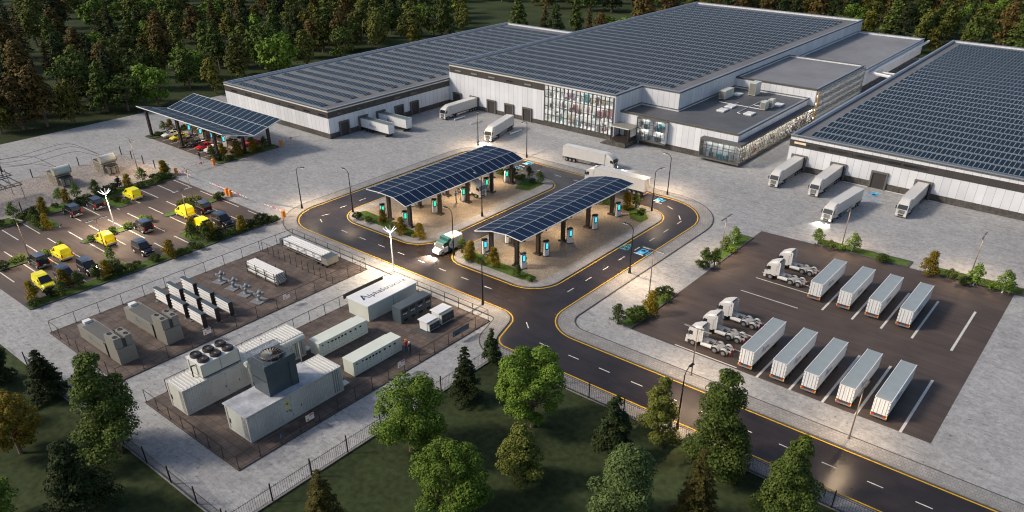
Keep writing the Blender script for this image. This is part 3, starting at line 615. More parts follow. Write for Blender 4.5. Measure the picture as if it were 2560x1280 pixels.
# taller glazed block behind, and the back block
t = building('office_block', [(-92.79, 212.01), (-69.7, 212.01), (-69.7, 249.5), (-92.79, 249.5)], 9.6, 'grey roofed white office block with louvred glazing along its side, behind the wing', M['deck3'], cop=M['trim'], pz=.45)
b = MB(); sweep(b, [(-69.7, 212), (-69.7, 249.5)], -.17, .43, 9.721, 9.76, M['cop'], False); b.build('coping', t)
b = MB(); b.box(-69.69, -69.55, 212.3, 249.3, 1.5, 9.0, M['room']); b.build('light_wall', t)
b = MB()
for k in range(9): [b.box(-69.5, -69.42, 212.6+4*k, 216.2+4*k, z_, z_+.3, M['wallglow']) for z_ in (1.9, 4.0, 5.6, 7.6)]  # glowing strips laid on the wall, added so the louvred glazing looks lit
b.build('light_strips', t)
glazing(t, 'x', 212.2, 249.3, 1.5, 9.1, -69.2, [212.3+.95*i for i in range(40)], (3.2, 5.0, 6.6, 8.9), .22, .3, .2, M['steel'])
b = MB(); b.box(-69.2, -68.9, 212.02, 212.25, .3, 9.1, pm('orange trim', (.55, .28, .06), .5)); b.build('corner_strip', t)
t = building('office_block', [(-92.79, 249.51), (-69.7, 249.51), (-69.7, 314), (-92.79, 314)], 8.0, 'plain grey roofed block farthest back beside the central warehouse', M['deck3'], cop=M['cop'])
band(t, [(-69.7, 249.6), (-69.7, 313.9)], .6, 3.0, M['pane'], 'ribbon_window', .05)
b = MB(); b.path([(-68.9, 318, 6.7), (-68.9, 262, 6.7), (-68.9, 256, 6.4), (-61.5, 254, 6.4)], .45, M['white'], 6); b.path([(-68.3, 266, 5.7), (-67.6, 262, 5.7), (-62.5, 262, 5.7)], .3, M['white'], 6); b.build('duct', t)

# roof plant of the office wing
Z0 = HE - .4 + .03
def ac(L_, W_, H_, rz, x, y, label, sc=1):
    o = empty('air_conditioner', (x, y, Z0), rz, label=label, cat='air conditioner', group='roof plant on the office wing')
    b = MB(); b.box(-L_/2, L_/2, -W_/2, W_/2, .18, H_, M['offw']); b.build('casing', o)
    b = MB(); b.lathe([(W_*.36, 0), (W_*.36, .05), (W_*.30, .06)], (-L_/2-.01, 0, H_*.55), M['dark'], 12, 'x') if L_ > 1 else None
    b.box(-L_/2-.04, -L_/2-.005, -W_/2+.1, W_/2-.1, .35, H_-.15, M['tan']); b.build('grille', o)
    b = MB(); b.box(-L_/2+.1, L_/2-.1, -W_/2+.05, -W_/2+.2, 0, .18, M['steel']); b.box(-L_/2+.1, L_/2-.1, W_/2-.2, W_/2-.05, 0, .18, M['steel']); b.build('rails', o)
ac(5.2, 1.7, 2.3, PI/2, -89.4, 199.6, 'long cream air conditioner lying nearest the tall wall on the roof')
ac(3.4, 1.9, 3.4, PI/2, -84.9, 207.4, 'tall cream air conditioner cabinet at the back of the roof')
ac(2.4, 1.3, 2.1, PI/2, -76.5, 194.9, 'small cream air conditioner in front of its twin on the roof'); ac(2.0, 1.2, 2.2, PI/2, -75.9, 197.8, 'small cream air conditioner behind its twin on the roof')
for i, (x, y, lb) in enumerate(((-84.2, 187, 'white roof hatch nearest the front left of the wing roof'), (-84.2, 191.6, 'white roof hatch just behind the front left one'), (-77.4, 188.3, 'white roof hatch near the glazed side of the wing roof'), (-88.3, 204.4, 'pale low roof hatch behind the long air conditioner'), (-75.2, 201.0, 'white roof hatch behind the small twin air conditioners'))):
    o = empty('roof_hatch', (x, y, Z0), 0, label=lb, cat='roof hatch', group='roof hatches on the office wing')
    b = MB(); b.box(-1.0, 1.0, -1.4, 1.4, 0, .28, M['offw']); b.build('curb', o); b = MB(); b.box(-1.12, 1.12, -1.52, 1.52, .28, .40, M['white'], tx=.1, ty=.1); b.build('lid', o)
b = MB(); pz = Z0+.12
for p, q in (((-88.7, 194.3), (-77.4, 194.2)), ((-84.4, 197.3), (-84.4, 194.3)), ((-80.35, 187.5), (-80.3, 202.3)), ((-80.3, 202.3), (-78.6, 202.3)), ((-80.35, 187.5), (-79.3, 187.1)), ((-80.3, 197), (-76.5, 197))): b.tube((*p, pz), (*q, pz), .09, .09, M['white'], 6)
b.build('roof_pipes', label='white pipe run crossing the dark roof of the office wing', cat='pipework')

# solar rows: each row a thing, each rack of six modules a part
TL = .36
def rack_mesh(wd, dep):
    b = MB(); b.quad([(0, 0, .12), (wd, 0, .12), (wd, dep, .12+TL), (0, dep, .12+TL)], M['rack'], ((0, 0), (1, 0), (1, 1), (0, 1)))
    b.quad([(0, 0, .07), (0, dep, .07+TL), (wd, dep, .07+TL), (wd, 0, .07)], M['steel']); b.quad([(0, 0, .07), (wd, 0, .07), (wd, 0, .12), (0, 0, .12)], M['steel']); b.quad([(0, dep, .07+TL), (0, dep, .12+TL), (wd, dep, .12+TL), (wd, dep, .07+TL)], M['steel'])
    b.quad([(0, 0, .07), (0, 0, .12), (0, dep, .12+TL), (0, dep, .07+TL)], M['steel']); b.quad([(wd, 0, .07), (wd, dep, .07+TL), (wd, dep, .12+TL), (wd, 0, .12)], M['steel'])
    for x in (.15, wd-.2):
        b.box(x, x+.05, dep-.12, dep-.07, 0, .06+TL, M['steel']); b.box(x, x+.05, .05, .1, 0, .08, M['steel'])
    return b.mesh('panel_rack')
def solar_rows(rows, z, pitch, wd, dep, where, group):
    me = rack_mesh(wd, dep); n = len(rows)
    for k, (y, x0, x1) in enumerate(rows):
        lab = 'row of tilted dark solar panels, ' + (ORD[k] + ' from the front' if k < n//2 else (ORD[n-1-k] + ' from the back' if k < n-1 else 'backmost')) + ', on the ' + where
        t = empty('solar_row', (x0, y, z), 0, label=lab, cat='solar panels', group=group)
        for i in range(int((x1-x0+.05)/pitch)): link('panel_rack', me, t, (i*pitch, 0, 0))
solar_rows([(124.1+5.04*k, -204.0, -162.6) for k in range(24)], 7.4-.6, 3.77, 3.62, 2.25, 'left warehouse', 'solar rows on the left warehouse roof')
solar_rows([(169.0+4.95*k, -158.0, -104.8 if k < 3 else -94.4) for k in range(29)], HM-.6, 3.77, 3.66, 2.5, 'central warehouse', 'solar rows on the central warehouse roof')
solar_rows([(178.2+5.05*k, -57.9, 21) for k in range(27)], 7.9-.6, 3.77, 3.68, 3.15, 'right warehouse', 'solar rows on the right warehouse roof')
# ---------------------------------------------------------------- canopies
def spline(cs, n):
    out = []
    for i in range(n+1):
        t = i/n*(len(cs)-1); k = min(int(t), len(cs)-2); u = t-k; p0 = cs[max(k-1, 0)]; p1 = cs[k]; p2 = cs[k+1]; p3 = cs[min(k+2, len(cs)-1)]
        out.append(tuple(.5*((2*b) + (-a+c)*u + (2*a-5*b+4*c-d)*u*u + (-a+3*b-3*c+d)*u**3) for a, b, c, d in zip(p0, p1, p2, p3)))
    return out
def canopy(label, cs, y0, y1, cols, name='solar_canopy', matname='can', group=None, ncol=3):
    x0 = cs[0][0]; t = empty(name, ((cs[0][0]+cs[-1][0])/2, (y0+y1)/2, 0), label=label, cat='solar canopy'); ox, oy = t.location.x, t.location.y
    pr = spline([(x, z) for x, z in cs], ncol); b = MB(); e = MB(); n = len(pr)-1
    for i in range(n):
        (xa, za), (xb, zb) = pr[i], pr[i+1]; ua, ub = i/n, (i+1)/n
        b.quad([(xa-ox, y0-oy, za), (xb-ox, y0-oy, zb), (xb-ox, y1-oy, zb), (xa-ox, y1-oy, za)], M[matname], ((0, ua), (0, ub), (1, ub), (1, ua)))
        e.quad([(xa-ox, y0-oy, za-.1), (xa-ox, y1-oy, za-.1), (xb-ox, y1-oy, zb-.1), (xb-ox, y0-oy, zb-.1)], M['steel'])
        for yy in (y0-oy-.02, y1-oy+.02):
            e.box(0, 0, 0, 0, 0, 0, M['white']) if False else None
            e.quad([(xa-ox, yy, za-.15), (xb-ox, yy, zb-.15), (xb-ox, yy, zb+.02), (xa-ox, yy, za+.02)], M['white'])
            pass
    for (x, z) in (pr[0], pr[-1]): e.box(x-ox-.05, x-ox+.05, y0-oy, y1-oy, z-.14, z+.02, M['white'])
    b.build('panel_deck', t, smooth=False); e.build('edge_trim', t)
    def zc(x):
        for (xa, za), (xb, zb) in zip(pr, pr[1:]):
            if xa <= x <= xb: return za + (zb-za)*(x-xa)/(xb-xa)
        return pr[0][1] if x < pr[0][0] else pr[-1][1]
    for x, y in cols:
        c = MB(); z1 = zc(x)-.25; lx, ly = x-ox, y-oy
        c.box(lx-.30, lx+.30, ly-.24, ly+.24, 0, z1, M['dark']); c.box(lx-.34, lx-.24, ly-.28, ly+.28, 0, z1, M['dark']); c.box(lx+.24, lx+.34, ly-.28, ly+.28, 0, z1, M['dark'])
        c.box(lx-.75, lx+.75, ly-.6, ly+.6, .10, .42, M['dark'], tx=.12, ty=.12); c.build('column', t)
    for y in sorted({c_[1] for c_ in cols}):
        r = MB()
        for (xa, za), (xb, zb) in zip(pr, pr[1:]): r.add([(xa-ox, y-oy-.1, za-.45), (xb-ox, y-oy-.1, zb-.45), (xb-ox, y-oy+.1, zb-.45), (xa-ox, y-oy+.1, za-.45), (xa-ox, y-oy-.1, za-.12), (xb-ox, y-oy-.1, zb-.12), (xb-ox, y-oy+.1, zb-.12), (xa-ox, y-oy+.1, za-.12)], [(0, 3, 2, 1), (0, 1, 5, 4), (3, 7, 6, 2), (4, 5, 6, 7)], M['dark'])
        r.build('rafter', t)
    return t
CY = (95.1, 103.4, 111.7, 119.4, 126.2)
canopy('curved solar canopy over the charging island beside the parked lorry cab', [(-114.8, 5.62), (-111, 5.85), (-107, 5.75), (-103.7, 4.72)], 93.9, 130.1, [(x, y) for x in (-109.8, -103.95) for y in CY])
canopy('curved solar canopy over the nearer right hand charging island', [(-86.0, 4.65), (-82.2, 5.65), (-78.6, 5.98), (-75.2, 5.65)], 93.9, 130.1, [(x, y) for x in (-82.9, -77.0) for y in (94.9, 101, 108.6, 116.8, 125.3)])
# butterfly carport
t = empty('solar_canopy', (-182, 101, 0), label='butterfly shaped solar carport over rows of parked cars', cat='solar canopy')
def wing(ya, za, yb, zb, nm):
    b = MB(); x0, x1 = -201.3+182, -162.6+182; ya -= 101; yb -= 101
    b.quad([(x0, ya, za), (x1, ya, za), (x1, yb, zb), (x0, yb, zb)], M['vwing'], ((0, 0), (1, 0), (1, 1), (0, 1)))
    b.quad([(x0, ya, za-.16), (x0, yb, zb-.16), (x1, yb, zb-.16), (x1, ya, za-.16)], M['tan'])
    for yy, zz in ((ya, za), (yb, zb)): b.box(x0, x1, yy-.06, yy+.06, zz-.16, zz+.03, M['white'])
    for xx in (x0, x1): b.add([(xx-.05, ya, za-.18), (xx+.05, ya, za-.18), (xx+.05, yb, zb-.18), (xx-.05, yb, zb-.18), (xx-.05, ya, za+.04), (xx+.05, ya, za+.04), (xx+.05, yb, zb+.04), (xx-.05, yb, zb+.04)], [(0, 1, 5, 4), (1, 2, 6, 5), (2, 3, 7, 6), (3, 0, 4, 7), (4, 5, 6, 7)], M['white'])
    b.build(nm, t)

wing(92.8, 7.65, 100.85, 5.5, 'panel_wing'); wing(100.95, 5.5, 109.1, 7.7, 'panel_wing')
for x in (-199.2, -184.4, -168.5):
    for y, z in ((94.0, 7.15), (101.4, 5.3), (108.6, 7.4)):
        c = MB(); lx, ly = x+182, y-101; c.box(lx-.3, lx+.3, ly-.22, ly+.22, 0, z, M['dark']); c.box(lx-.36, lx-.22, ly-.28, ly+.28, 0, z, M['dark']); c.box(lx+.22, lx+.36, ly-.28, ly+.28, 0, z, M['dark']); c.lathe([(.85, 0), (.85, .25), (.5, .4)], (lx, ly, .05), M['dark'], 10); c.build('column', t)
    r = MB()
    for ya, za, yb, zb in ((-7.9, 7.3, -.1, 5.3), (.1, 5.3, 8.0, 7.35)): r.add([(lx-.12, ya, za-.25), (lx+.12, ya, za-.25), (lx+.12, yb, zb-.25), (lx-.12, yb, zb-.25), (lx-.12, ya, za+.05), (lx+.12, ya, za+.05), (lx+.12, yb, zb+.05), (lx-.12, yb, zb+.05)], [(0, 3, 2, 1), (0, 1, 5, 4), (1, 2, 6, 5), (2, 3, 7, 6), (3, 0, 4, 7)], M['dark'])
    r.build('rafter', t)
# ---------------------------------------------------------------- chargers
def make_charger(scr, nm):
    t = empty('charging_station', cat='charging station'); P = [(-.42, 0), (.42, 0), (.42, 2.85), (.30, 3.0), (-.42, 3.0)]
    b = MB(); b.box(-.22, .30, -.44, .44, 0, 2.75, M['white'], ty=.02); b.build('cabinet', t)
    b = MB(); b.box(-.36, .26, -.50, .50, 2.72, 3.0, M['black'], tx=.05, ty=.03); b.box(-.40, -.23, -.46, .46, .12, 2.8, M['black']); b.build('back_shell', t)
    b = MB(); pl = rr(-.34, .34, 1.25, 2.72, .3, 5); n = len(pl); v = [(.305, y, z) for y, z in pl] + [(.34, y, z) for y, z in pl]
    b.add(v, [(i, (i+1) % n, n+(i+1) % n, n+i) for i in range(n)] + [tuple(range(n, 2*n))], M['black']); f = b.build('screen_frame', t)
    b = MB(); b.box(.341, .36, -.22, .22, 1.5, 2.55, scr); b.build('screen', f)
    b = MB(); b.tube((.05, .46, 1.9), (.05, .62, 1.9), .06, .06, M['black'], 6); b.path([(.05, .58, 1.9), (.05, .68, 1.2), (.05, .64, .5), (.0, .50, .3)], .035, M['black'], 5); b.build('charging_cable', t)
    b = MB(); b.box(-.55, .5, -.6, .6, 0, .1, M['dkerb']); b.build('base', t)
    return t
# faces turn to the camera side (+X, a little towards -Y)
pc = Proto(make_charger(M['scrg'], 'a')); pd = Proto(make_charger(M['scr'], 'b'))
for i, y in enumerate((95.2, 103.4, 112.0, 119.4, 126.2)):
    pc.put((-105.35, y-.15, .13), -.45, 'green screened charger, %s along the near side of the left canopy' % ORD[i], 'chargers under the left canopy')
for i, y in enumerate((94.9, 103.2, 111.7)): pc.put((-111.4, y-.2, .13), -.45, 'green screened charger, %s along the far side of the left canopy' % ORD[i], 'chargers under the left canopy')
for i, y in enumerate((94.8, 101.4, 108.7, 117.0, 125.2)): pd.put((-75.5, y, .13), -.45, 'cyan screened charger, %s along the near side of the right canopy' % ORD[i], 'chargers under the right canopy')
for i, y in enumerate((94.9, 101.3)): pd.put((-84.5, y, .13), -.45, 'cyan screened charger, %s along the far side of the right canopy' % ORD[i], 'chargers under the right canopy')
for i, x in enumerate((-192.3, -187, -181.7, -176.5, -171.3)): pd.put((x, 101.0, .06), -.8, 'charger between the car rows under the carport, %s from the left' % ORD[i], 'chargers under the carport')

# ---------------------------------------------------------------- vehicles: local +X is forward
def wheel_bm(r=.36, w_=.26, hub=None):
    b = MB(); b.lathe([(r*.62, -w_/2), (r, -w_/2), (r, w_/2), (r*.62, w_/2)], (0, 0, 0), M['tyre'], 16, 'y'); return b.mesh('wheel')
def rim_bm(r=.36, w_=.26, m=None):
    b = MB(); b.lathe([(r*.60, -w_/2-.01), (r*.60, w_/2+.01)], (0, 0, 0), m or M['steel'], 12, 'y'); b.lathe([(r*.2, -w_/2-.04), (r*.2, w_/2+.04)], (0, 0, 0), m or M['steel'], 8, 'y'); return b.mesh('rim')
WH = {}
def wheel(t, x, y, r, w_=.26, m=None):
    k = (r, w_, m.name if m else '')
    if k not in WH: WH[k] = (wheel_bm(r, w_), rim_bm(r, w_, m))
    o = link('wheel', WH[k][0], t, (x, y, r)); link('rim', WH[k][1], o)
def shell(t, secs, m, name, glass=None, gname='windows'):
    """body as rings of cross sections: (x, half width low, half width high, z low, z high)"""
    b = MB(); v = []; n = 8
    for x, wl, wh, z0, z1 in secs:
        c = .12*(z1-z0)
        v += [(x, -wl*.92, z0), (x, -wl, z0+c), (x, -wh-(wl-wh)*.25, z1-c), (x, -wh*.88, z1), (x, wh*.88, z1), (x, wh+(wl-wh)*.25, z1-c), (x, wl, z0+c), (x, wl*.92, z0)]
    k = len(secs); f = [(j*n+i, j*n+(i+1) % n, (j+1)*n+(i+1) % n, (j+1)*n+i) for j in range(k-1) for i in range(n)] + [tuple(range(n-1, -1, -1)), tuple(range((k-1)*n, k*n))]
    b.add(v, f, m); return b.build(name, t)
def make_van(paint, roofm, dark=False):
    t = empty('delivery_van', cat='van'); sc = 1.0
    # lower body, then greenhouse
    shell(t, [(-2.32, .98, .96, .42, 1.28), (-2.2, 1.04, 1.02, .34, 1.34), (-.6, 1.06, 1.04, .30, 1.36), (.9, 1.06, 1.03, .30, 1.34), (1.35, 1.05, .98, .30, 1.22), (2.05, 1.0, .90, .32, 1.02), (2.32, .84, .78, .40, .82)], paint, 'body')
    b = MB()
    ring = [(-2.22, .98, 1.34), (-2.05, .84, 2.12), (-1.9, .82, 2.22), (-.2, .84, 2.28), (.45, .80, 2.16), (1.38, .96, 1.26)]
    v = []
    for x, hw, z in ring: v += [(x, -hw, z), (x, hw, z)]
    base = [(-2.22, -1.0, 1.32), (-2.22, 1.0, 1.32), (1.40, 1.0, 1.2), (1.40, -1.0, 1.2)]
    k = len(ring)
    f = [(2*j, 2*j+2, 2*j+3, 2*j+1)[::-1] for j in range(1, k-2)]
    b.add(v, f, roofm); b.add(v, [tuple(2*j for j in range(k)), tuple(2*j+1 for j in range(k-1, -1, -1)), (0, 1, 3, 2)], paint); b.build('upper_body', t)
    # glass: windscreen, sides, rear
    g = MB(); a, c = Vector((.47, 0, 2.12)), Vector((1.34, 0, 1.32)); g.quad([(.49, -.74, 2.12), (1.36, -.88, 1.31), (1.36, .88, 1.31), (.49, .74, 2.12)], M['pane']); g.build('windscreen', t)
    for s in (-1, 1):
        g = MB(); w2 = MB()
        g.quad([(.42, s*.855, 1.98), (1.12, s*.985, 1.38), (.20, s*.99, 1.38), (.05, s*.86, 1.98)][::-s], M['pane']); 
        if dark: g.quad([(-.05, s*.86, 1.98), (.05, s*.995, 1.38), (-2.0, s*.995, 1.38), (-1.9, s*.86, 1.98)][::s], M['pane'])
        g.build('side_window', t)
        b = MB(); b.box(1.0, 1.2, s*1.02, s*1.22, 1.25, 1.48, paint if not dark else M['black']); b.build('mirror', t)
        b = MB(); b.box(2.12, 2.30, s*.55, s*.86, .70, .92, M['white'], tx=.04); b.build('headlight', t)
        b = MB(); b.box(-2.345, -2.26, s*.78, s*.99, .85, 1.45, M['red']); b.build('tail_light', t)
    if dark: g = MB(); g.quad([(-2.24, -.82, 1.42), (-2.24, .82, 1.42), (-2.09, .76, 2.04), (-2.09, -.76, 2.04)][::-1], M['pane']); g.build('rear_window', t)
    b = MB(); b.box(-2.42, -2.30, -.95, .95, .36, .62, M['steel']); b.box(2.2, 2.36, -.84, .84, .36, .55, M['steel']); b.box(-1.6, 1.4, -1.08, 1.08, .28, .36, M['dchas']); b.build('bumper', t)
    b = MB(); b.box(-2.44, -2.41, -.28, .28, .66, .80, M['white']); b.build('number_plate', t)
    if not dark:
        for s in (-1, 1):
            b = MB()
            for cx_, cz, r in ((-.9, 1.0, .14), (-.72, 1.12, .08), (-1.0, 1.16, .07)): b.lathe([(r, -.005), (r, .005)], (cx_, s*1.06, cz), M['logo_d'], 8, 'y')
            b.build('emblem', t)
    for x in (-1.45, 1.45):
        for s in (-1, 1): wheel(t, x, s*.94, .36, .24, M['white'])
    return t
vy = Proto(make_van(M['yell'], M['yell'])); vb = Proto(make_van(M['bvan'], M['bluev'], True))
PV = 1.02
for k, (pr_, x, y, rz, lb) in enumerate((
    (vb, -161.7, 56.2, PI, 'black van with a blue roof parked by the gravel yard, left of its twin'), (vb, -161.9, 61.0, PI, 'black van with a blue roof by the gravel yard, next to the planted kerb end'), (vy, -161.1, 68.6, PI, 'yellow van parked alone at the back beside the gravel yard hedge'),
    (vb, -143.0, 41.7, PI, 'black van in the middle row seen from behind, nearest the left edge'), (vy, -142.9, 45.7, PI, 'yellow van in the middle row beside the leftmost black van'), (vy, -142.9, 53.7, PI, 'yellow van by the pointed end of the middle green strip'), (vb, -143.1, 61.3, PI, 'black van at the right end of the middle green strip'),
    (vy, -143.5, 70.4, PI, 'yellow van in the right part of the middle row'), (vb, -143.0, 73.9, PI, 'black van on the right end of the middle row, rear to the viewer'),
    (vy, -133.4, 38.6, 0, 'yellow van facing the front hedge at the lower left'), (vb, -133.3, 42.1, 0, 'dark van facing the hedge, half hidden behind a golden shrub'), (vb, -133.3, 46.0, 0, 'black van facing the hedge with its windscreen in full view, third from left'), (vb, -133.3, 56.0, 0, 'black van standing alone facing the front hedge'),
    (vy, -133.7, 68.9, 0, 'yellow van facing the hedge, half hidden by dark shrubs'), (vb, -133.5, 72.6, 0, 'black van rightmost of those facing the front hedge'))):
    pr_.put((x, y, .012), rz + rng.uniform(-.02, .02), lb, 'vans in the van park', PV)
def make_car(paint, nm='parked_car', tall=0):
    t = empty(nm, cat='car'); z = tall
    shell(t, [(-2.2, .84, .80, .42, .86+z), (-2.05, .93, .88, .30, .94+z), (-1.2, .96, .92, .26, .98+z), (.7, .96, .92, .26, .96+z), (1.7, .94, .86, .28, .84+z), (2.1, .84, .76, .32, .70+z), (2.25, .66, .6, .4, .62+z)], paint, 'body')
    g = MB(); ring = [(-1.75-.1*z, .80, .93+z), (-1.05-z, .64, 1.36+z), (.05, .64, 1.40+z), (.95, .82, .93+z)]; v = [p for x, hw, zz in ring for p in ((x, -hw, zz), (x, hw, zz))]
    g.add(v, [(0, 1, 3, 2), (4, 5, 7, 6), (0, 2, 4, 6), (7, 5, 3, 1)], M['pane']); g.build('windows', t)
    b = MB(); b.box(-1.08-z, .08, -.65, .65, 1.37+z, 1.44+z, paint, tx=.08, ty=.06)
    for s in (-1, 1): b.tube((-.5, s*.665, 1.38+z), (-.45, s*.84, .94+z), .045, .045, paint, 4); b.tube((.06, s*.65, 1.38+z), (.95, s*.82, .93+z), .04, .04, paint, 4); b.tube((-1.05-z, s*.65, 1.36+z), (-1.75, s*.8, .93+z), .05, .05, paint, 4)
    b.build('roof', t)
    for s in (-1, 1):
        b = MB(); b.box(1.95, 2.2, s*.45, s*.78, .52+z, .66+z, M['white']); b.build('headlight', t); b = MB(); b.box(-2.23, -2.12, s*.5, s*.82, .62+z, .78+z, M['red']); b.build('tail_light', t)
        b = MB(); b.box(.72, .86, s*.9, s*1.06, .92+z, 1.04+z, paint); b.build('mirror', t)
    for x in (-1.35, 1.38):
        for s in (-1, 1): wheel(t, x, s*.84, .34, .22)
    b = MB(); b.box(2.12, 2.27, -.4, .4, .36, .52, M['black']); b.build('grille', t)
    return t
cp = {k: pm(k + ' car paint', c, .25, spec=.7) for k, c in dict(white=(.72, .72, .72), yellow=(.82, .66, .02), taupe=(.16, .12, .085), slate=(.05, .075, .09), red=(.55, .01, .015), silver=(.42, .44, .47), dark=(.02, .035, .045)).items()}
for x, c, lb, ta in ((-195.2, 'white', 'white saloon car leftmost in the front row under the carport', 0), (-191.3, 'yellow', 'yellow sports car in the front row under the carport', 0), (-187.5, 'taupe', 'brown saloon car next to the yellow one in the front row', 0), (-183.4, 'slate', 'slate grey car beside the red one in the front row', 0), (-179.3, 'red', 'red saloon car between a grey and a white car, front row', 0), (-175.4, 'white', 'white off-road car at the right end of the front row', .2)):
    o = make_car(cp[c], tall=ta); o.location = (x, 97.0, .013); o.rotation_euler = (0, 0, -PI/2); o['label'] = lb; o['group'] = 'cars under the solar carport'
for x, c, lb, ta in ((-193.4, 'yellow', 'yellow car in the back row, seen under the carport edge', 0), (-189.3, 'white', 'white car in the back row between two chargers', 0), (-185.2, 'dark', 'black car in the back row under the carport', 0), (-181.1, 'white', 'white family car in the middle of the back row', .2), (-177.0, 'silver', 'silver car in the back row partly behind the shrubs', .1), (-172.9, 'red', 'red car at the right end of the back row', 0)):
    o = make_car(cp[c], tall=ta); o.location = (x, 106.2, .013); o.rotation_euler = (0, 0, -PI/2); o['label'] = lb; o['group'] = 'cars under the solar carport'
# lorry cab with chassis
def cab_parts(t, x0=0, low=False):
    """cab front at x0, sleeping cab behind; width 2.1"""
    w_ = 1.05; p = [(x0-2.0, .85), (x0-.05, .85), (x0, 1.1), (x0-.04, 1.75), (x0-.32, 2.62), (x0-.5, 2.72), (x0-2.0, 2.72)]
    b = MB(); b.side(p, -w_, w_, M['clay']); b.box(x0-.35, x0+.06, -w_-.01, w_+.01, .32, .98, M['clay'], tx=.03); b.build('cab', t)
    b = MB(); z = 2.72; 
    rg = [(-.42, .97, 2.72), (-.55, .95, 2.86), (-.85, .92, 3.06), (-1.3, .92, 3.30), (-1.8, .95, 3.48), (-2.25, .98, 3.56)]; v = []
    for dx, hw, zt in rg: v += [(x0+dx, -1.03, 2.70), (x0+dx, -1.0, (zt+2.7)/2+.05), (x0+dx, -hw*.86, zt), (x0+dx, hw*.86, zt), (x0+dx, 1.0, (zt+2.7)/2+.05), (x0+dx, 1.03, 2.70)]
    b.add(v, [(j*6+i, j*6+i+1, j*6+i+7, j*6+i+6) for j in range(5) for i in range(5)] + [tuple(range(6))], M['clay'])
    for s in (-1, 1): b.add([(x0-2.0, s*1.03, 1.0), (x0-2.62, s*1.0, 1.1), (x0-2.58, s*.98, 3.3), (x0-2.2, s*.93, 3.5), (x0-2.0, s*1.0, 3.2)], [(0, 1, 2, 3, 4)], M['clay'])
    b.box(x0-.62, x0-.30, -.98, .98, 2.60, 2.70, M['clay'])
    b.build('wind_deflector', t)
    b = MB(); b.quad([(x0-.028, -.95, 1.80), (x0-.028, .95, 1.80), (x0-.30, .90, 2.58), (x0-.30, -.90, 2.58)], M['pane']); 
    b.add([(x0-.05, -.98, 1.78), (x0-.05, .98, 1.78), (x0+.0, .98, 1.76), (x0+.0, -.98, 1.76)], [(0, 1, 2, 3)], M['pane']); b.build('windscreen', t)
    for s in (-1, 1):
        b = MB(); b.quad([(x0-.30, s*1.056, 1.75), (x0-1.0, s*1.056, 1.75), (x0-1.0, s*1.056, 2.4), (x0-.46, s*1.056, 2.4)], M['pane']); b.build('side_window', t)
        b = MB(); b.box(x0-.25, x0-.08, s*1.12, s*1.32, 1.75, 2.35, M['dchas']); b.build('mirror', t)
        b = MB(); b.box(x0+.02, x0+.08, s*.62, s*.98, .48, .72, M['white']); b.build('headlight', t)
    b = MB()
    for k in range(4): b.box(x0+.0, x0+.05, -.62, .62, .88+.2*k, .98+.2*k, M['dchas'])
    b.box(x0+.06, x0+.09, -.5, .5, .40, .75, M['dchas']); b.build('grille', t)
def make_tractor():
    t = empty('lorry_cab', cat='lorry cab'); cab_parts(t, 3.5)
    b = MB()
    for s in (-1, 1): b.box(-3.5, 1.4, s*.38, s*.50, .62, .86, M['chassis'])
    for x in (-3.3, -2.6, -2.0, -1.3, -.6, .2, .9): b.box(x, x+.14, -.4, .4, .66, .82, M['chassis'])
    b.build('chassis', t)
    b = MB(); b.lathe([(.52, 0), (.52, .12)], (-1.75, 0, .92), M['chassis'], 14); b.box(-2.4, -1.1, -.5, .5, .86, .93, M['chassis']); b.build('fifth_wheel', t)
    for s in (-1, 1):
        b = MB(); b.tube((-.6, s*.78, .72), (1.1, s*.78, .72), .30, .30, M['clay'], 12); b.build('fuel_tank', t)
    b = MB(); b.box(.2, 1.4, -.36, .36, .88, 1.15, M['clay']); b.tube((1.3, -.5, 1.2), (1.3, .5, 1.2), .16, .16, M['steel'], 8); b.build('air_tanks', t)
    for x in (-2.5, -1.15):
        for s in (-1, 1):
            wheel(t, x, s*.80, .48, .48, M['steel'])
            b = MB(); n = 8; v = []
            for i in range(n+1): a = PI*i/n; v += [(x+.60*math.cos(a), s*.52, .48+.60*math.sin(a)), (x+.60*math.cos(a), s*1.08, .48+.60*math.sin(a))]
            b.add(v, [(2*i, 2*i+1, 2*i+3, 2*i+2) for i in range(n)], M['clay']); b.build('mudguard', t)
    for s in (-1, 1): wheel(t, 2.35, s*.92, .48, .30, M['steel'])
    for s in (-1, 1): b = MB(); b.box(-3.56, -3.48, s*.55, s*.95, .62, .78, M['red']); b.build('tail_light', t)
    return t
ptr = Proto(make_tractor())
for i, (y, lb) in enumerate(((119.5, 'white lorry cab without trailer, front one of the upper pair'), (124.7, 'white lorry cab without trailer, rear one of the upper pair'), (101.6, 'white lorry cab without trailer, topmost of the lower three'), (96.4, 'white lorry cab without trailer, middle of the lower three'), (91.9, 'white lorry cab without trailer, nearest the road of the lower three'))):
    ptr.put((-38.0, y, .012), PI, lb, 'lorry cabs parked without trailers')
def logo_A(b, s, m1=None, m2=None):  # 
    """the letter A with a blue wedge, in the local XZ plane facing -Y, height s"""
    m1 = m1 or M['logo_d']; m2 = m2 or M['logo_b']
    def pl(ps, m, y): b.add([(x*s, y, z*s) for x, z in ps], [tuple(range(len(ps)))], m)
    pl([(0, 0), (.18, 0), (.50, .82), (.46, 1.0), (.40, 1.0)], m2, 0); pl([(.40, 1.0), (.52, 1.0), (.92, 0), (.76, 0)], m1, -.003); pl([(.12, 0), (.30, .22), (.52, .22), (.44, .48), (.22, .16)], m2, -.006)
ALPHA = text_mesh('lpha', .95, M['logo_g'], .004, 1.05)[0]
